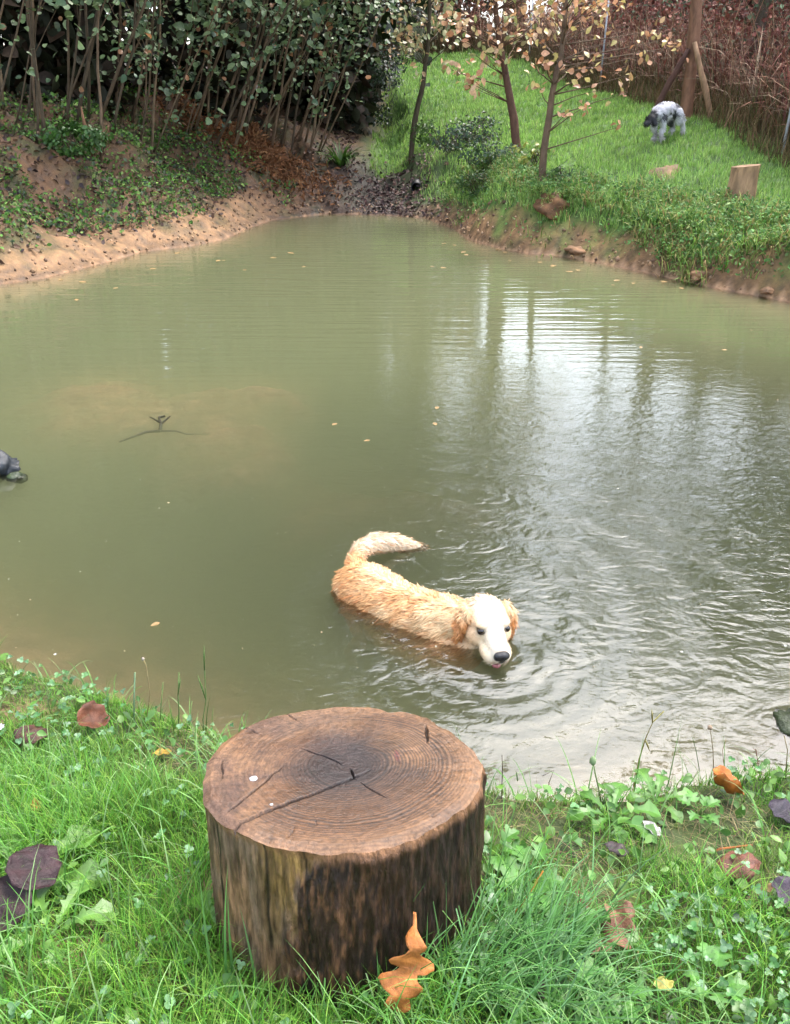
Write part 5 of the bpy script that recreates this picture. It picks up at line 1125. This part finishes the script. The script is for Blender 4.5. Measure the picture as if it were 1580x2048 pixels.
        c = lerp(c, (.95, .86, .72), hd*sst(.045, .02, np.abs(h[:, 0]))*.8); c = lerp(c, (.88, .58, .33), hd*sst(.035, .070, np.abs(h[:, 0]))*.85); c = lerp(c, (.90, .70, .46), hd*sst(.02, -.06, h[:, 1])*.8); c = lerp(c, (.74, .46, .26), hd*sst(.14, .17, h[:, 1])*sst(.010, -.002, h[:, 2])*sst(-.012, -.0, h[:, 2])*.5)
        for s in (-1, 1):
            ed = np.sqrt(((h[:, 0]-s*.041)/1.25)**2+((h[:, 1]-.066))**2+((h[:, 2]-.010))**2); c = lerp(c, (.10, .06, .045), sst(.0205, .0135, ed)*.9*hd)
        # dark lip line
        lip = hd*sst(-.062, -.066, h[:, 2])*sst(-.076, -.071, h[:, 2])*sst(.055, .07, h[:, 1]); c = lerp(c, (.05, .03, .03), lip*.9)
        return np.clip(c, 0, 1)
    def bumpf(P):
        h = hl(P); hd = sst(.17, .13, np.linalg.norm(h-np.array([0, .05, -.02]), axis=1))
        return (.011*(fbm(P[:, 0]*22, P[:, 1]*22+P[:, 2]*22, 210)-.5)+.008*(fbm(P[:, 0]*70, P[:, 1]*70+P[:, 2]*50, 211)-.5))*(1-hd)+.0012*(fbm(P[:, 0]*90, P[:, 1]*90+P[:, 2]*70, 212)-.5)*hd
    body = organic('body', parts, .0055, 7, SKIN, e, colf, bumpf)
    tail_dir = np.array([-.72, .62, -.05])
    def flow(P):
        Pw = P+np.array(O); d = np.tile(tail_dir, (len(P), 1)); c0 = np.array([.02, 3.0]);
        s = (Pw[:, 0]-.02)*(.6)+(Pw[:, 1]-3.0)*.72                               # side of the spine
        d[:, 2] -= .55; d[:, 0] += .45*np.sign(s); d[:, 1] += .45*np.sign(s)
        tl = Pw[:, 1] > 3.25; d[tl] = np.array([.85, .25, -.35]); return d+RNG.normal(0, .22, d.shape)
    def keep(c_):
        h = hl(c_); q = np.linalg.norm((h-np.array([0, .055, -.02]))/np.array([.095, .125, .10]), axis=1)
        return ((c_[:, 2] > -.07) & (q > 1.0)).astype(float)
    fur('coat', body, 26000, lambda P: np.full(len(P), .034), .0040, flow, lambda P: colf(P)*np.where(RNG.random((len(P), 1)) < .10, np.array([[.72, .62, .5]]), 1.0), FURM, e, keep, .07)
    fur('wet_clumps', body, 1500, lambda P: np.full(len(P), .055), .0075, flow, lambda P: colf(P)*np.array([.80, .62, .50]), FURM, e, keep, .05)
    def fflow(P): return np.tile(np.array(-hy)+np.array([0, 0, -.1]), (len(P), 1))+RNG.normal(0, .25, (len(P), 3))
    def fkeep(c_):
        h = hl(c_); q = np.linalg.norm((h-np.array([0, .055, -.02]))/np.array([.095, .125, .10]), axis=1)
        eyes = np.minimum(np.linalg.norm(h-np.array([.041, .066, .010]), axis=1), np.linalg.norm(h-np.array([-.041, .066, .010]), axis=1))
        return ((q <= 1.05) & (h[:, 1] < .15) & (eyes > .016) & (c_[:, 2] > -.01)).astype(float)
    fur('face_fur', body, 6000, lambda P: np.full(len(P), .0085), .0022, fflow, colf, FURM, e, fkeep, .10)
    # ears: hanging flaps
    for s in (-1, 1):
        rt = Matrix.Rotation(s*R(14), 3, 'Y') @ Matrix.Rotation(R(-16), 3, 'X')
        pr = [E((s*.070, -.012, .012), (.017, .036, .026), rt), E((s*.084, -.008, -.020), (.014, .040, .040), rt), E((s*.092, -.006, -.060), (.012, .038, .040), rt), E((s*.094, -.004, -.098), (.010, .028, .028), rt)]
        ecol = lambda P: np.clip(lerp(np.tile(org*1.1, (len(P), 1)), pale*.95, sst(-.005, .03, hl(P)[:, 2])*.8)*(.75+.5*fbm(P[:, 0]*60, P[:, 1]*60+P[:, 2]*25, 220))[:, None], 0, 1)
        ear = organic('ear', pr, .0035, 4, SKIN, e, ecol)
        fur('ear_fur', ear, 2600, lambda P: np.full(len(P), .026), .0036, lambda P: np.tile(np.array(-hz_)*1.0+np.array(hx)*.12*s, (len(P), 1))+RNG.normal(0, .2, (len(P), 3)), ecol, FURM, ear, None, .15)
    # eyes, nose, tongue
    def ball(nm, c_, r_, m, par=e, rt=HM):
        bm = bmesh.new(); bmesh.ops.create_icosphere(bm, subdivisions=3, radius=1)
        for v in bm.verts: v.co = rt @ Vector((v.co.x*r_[0]*k, v.co.y*r_[1]*k, v.co.z*r_[2]*k))+Hh(*c_)
        me = bpy.data.meshes.new(nm); bm.to_mesh(me); bm.free(); return link(nm, me, m, par)
    for s in (-1, 1): ball('eye', (s*.043, .0735, .0095), (.0150, .0125, .0130), EYE)
    nose = organic('nose', [E((0, .176, -.014), (.029, .018, .018)), E((0, .178, -.030), (.016, .012, .014)), E((.014, .174, -.020), (.013, .013, .014)), E((-.014, .174, -.020), (.013, .013, .014))], .0026, 4, WETBLACK, e)
    pk = mat_attr('tongue_skin', .25, .5, .2, 80, col=(.62, .22, .22)); tg = organic('tongue', [E((-.004, .140, -.070), (.018, .030, .010)), E((-.008, .166, -.062), (.017, .018, .010))], .003, 2, pk, e)
golden()

def setter():
    b = ground_at(1322, 288, 10)+Vector((0, 0, .05)); e = empty('setter_dog', b); e.scale = (.90, .90, .90); props(e, 'black and white speckled dog bounding across the meadow', 'dog')
    d = Vector((-.62, -.50, 0)).normalized(); s = Vector((d.y, -d.x, 0)); u = Vector((0, 0, 1))       # d = heading: left and towards the camera
    L_ = lambda a, c_, z_: d*a+s*c_+u*z_
    parts = [('c', [(L_(-.26, 0, .50), .105), (L_(-.08, 0, .52), .115), (L_(.10, 0, .50), .125), (L_(.22, 0, .46), .115)]),
             ('c', [(L_(.15, 0, .40), .10), (L_(-.05, 0, .43), .095)]),
             ('c', [(L_(.24, 0, .47), .085), (L_(.36, 0, .42), .065), (L_(.42, 0, .37), .060)]),
             ('e', L_(.44, 0, .36), (.07, .07, .065)), ('c', [(L_(.46, 0, .34), .045), (L_(.56, 0, .27), .028)]),
             ('c', [(L_(.42, .07, .37), .022), (L_(.43, .085, .28), .026)]), ('c', [(L_(.42, -.07, .37), .022), (L_(.43, -.085, .28), .026)]),
             ('c', [(L_(.18, .07, .38), .058), (L_(.20, .07, .22), .040), (L_(.13, .07, .10), .024), (L_(.15, .07, .02), .022), (L_(.19, .07, .015), .024)]),
             ('c', [(L_(.18, -.07, .38), .058), (L_(.12, -.07, .22), .040), (L_(.17, -.07, .10), .024), (L_(.10, -.07, .03), .022), (L_(.14, -.07, .015), .024)]),
             ('c', [(L_(-.26, .08, .46), .085), (L_(-.30, .09, .32), .062), (L_(-.42, .09, .24), .036), (L_(-.40, .09, .10), .025), (L_(-.36, .09, .06), .026)]),
             ('c', [(L_(-.26, -.08, .46), .085), (L_(-.32, -.09, .33), .064), (L_(-.46, -.09, .27), .038), (L_(-.52, -.09, .15), .026), (L_(-.49, -.09, .11), .026)]),
             ('c', [(L_(-.34, 0, .52), .035), (L_(-.46, 0, .50), .030), (L_(-.58, 0, .42), .022), (L_(-.64, 0, .34), .012)])]
    dn = np.array(d)
    def colf(P):
        a = P @ dn; n1_ = fbm(P[:, 0]*7+3, P[:, 1]*7+P[:, 2]*9, 300); n2_ = fbm(P[:, 0]*30, P[:, 1]*30+P[:, 2]*40, 301)
        c = np.tile(np.array([.80, .79, .84]), (len(P), 1)); c = lerp(c, (.34, .34, .40), sst(.52, .66, n2_)*.5); c = lerp(c, (.04, .04, .05), sst(.69, .74, n1_)*.95)
        c = lerp(c, (.025, .025, .03), sst(.34, .40, a)); c = lerp(c, (.28, .24, .20), sst(.22, .08, P[:, 2])*.6); return c
    bd = organic('body', parts, .011, 5, SKIN, e, colf, lambda P: .010*(fbm(P[:, 0]*25, P[:, 1]*25+P[:, 2]*25, 8)-.5))
    fur('coat', bd, 11000, lambda P: np.full(len(P), .075), .011, lambda P: np.tile(-dn+np.array([0, 0, -.5]), (len(P), 1))+RNG.normal(0, .2, (len(P), 3)), colf, FURM, e, None, .22)
setter()
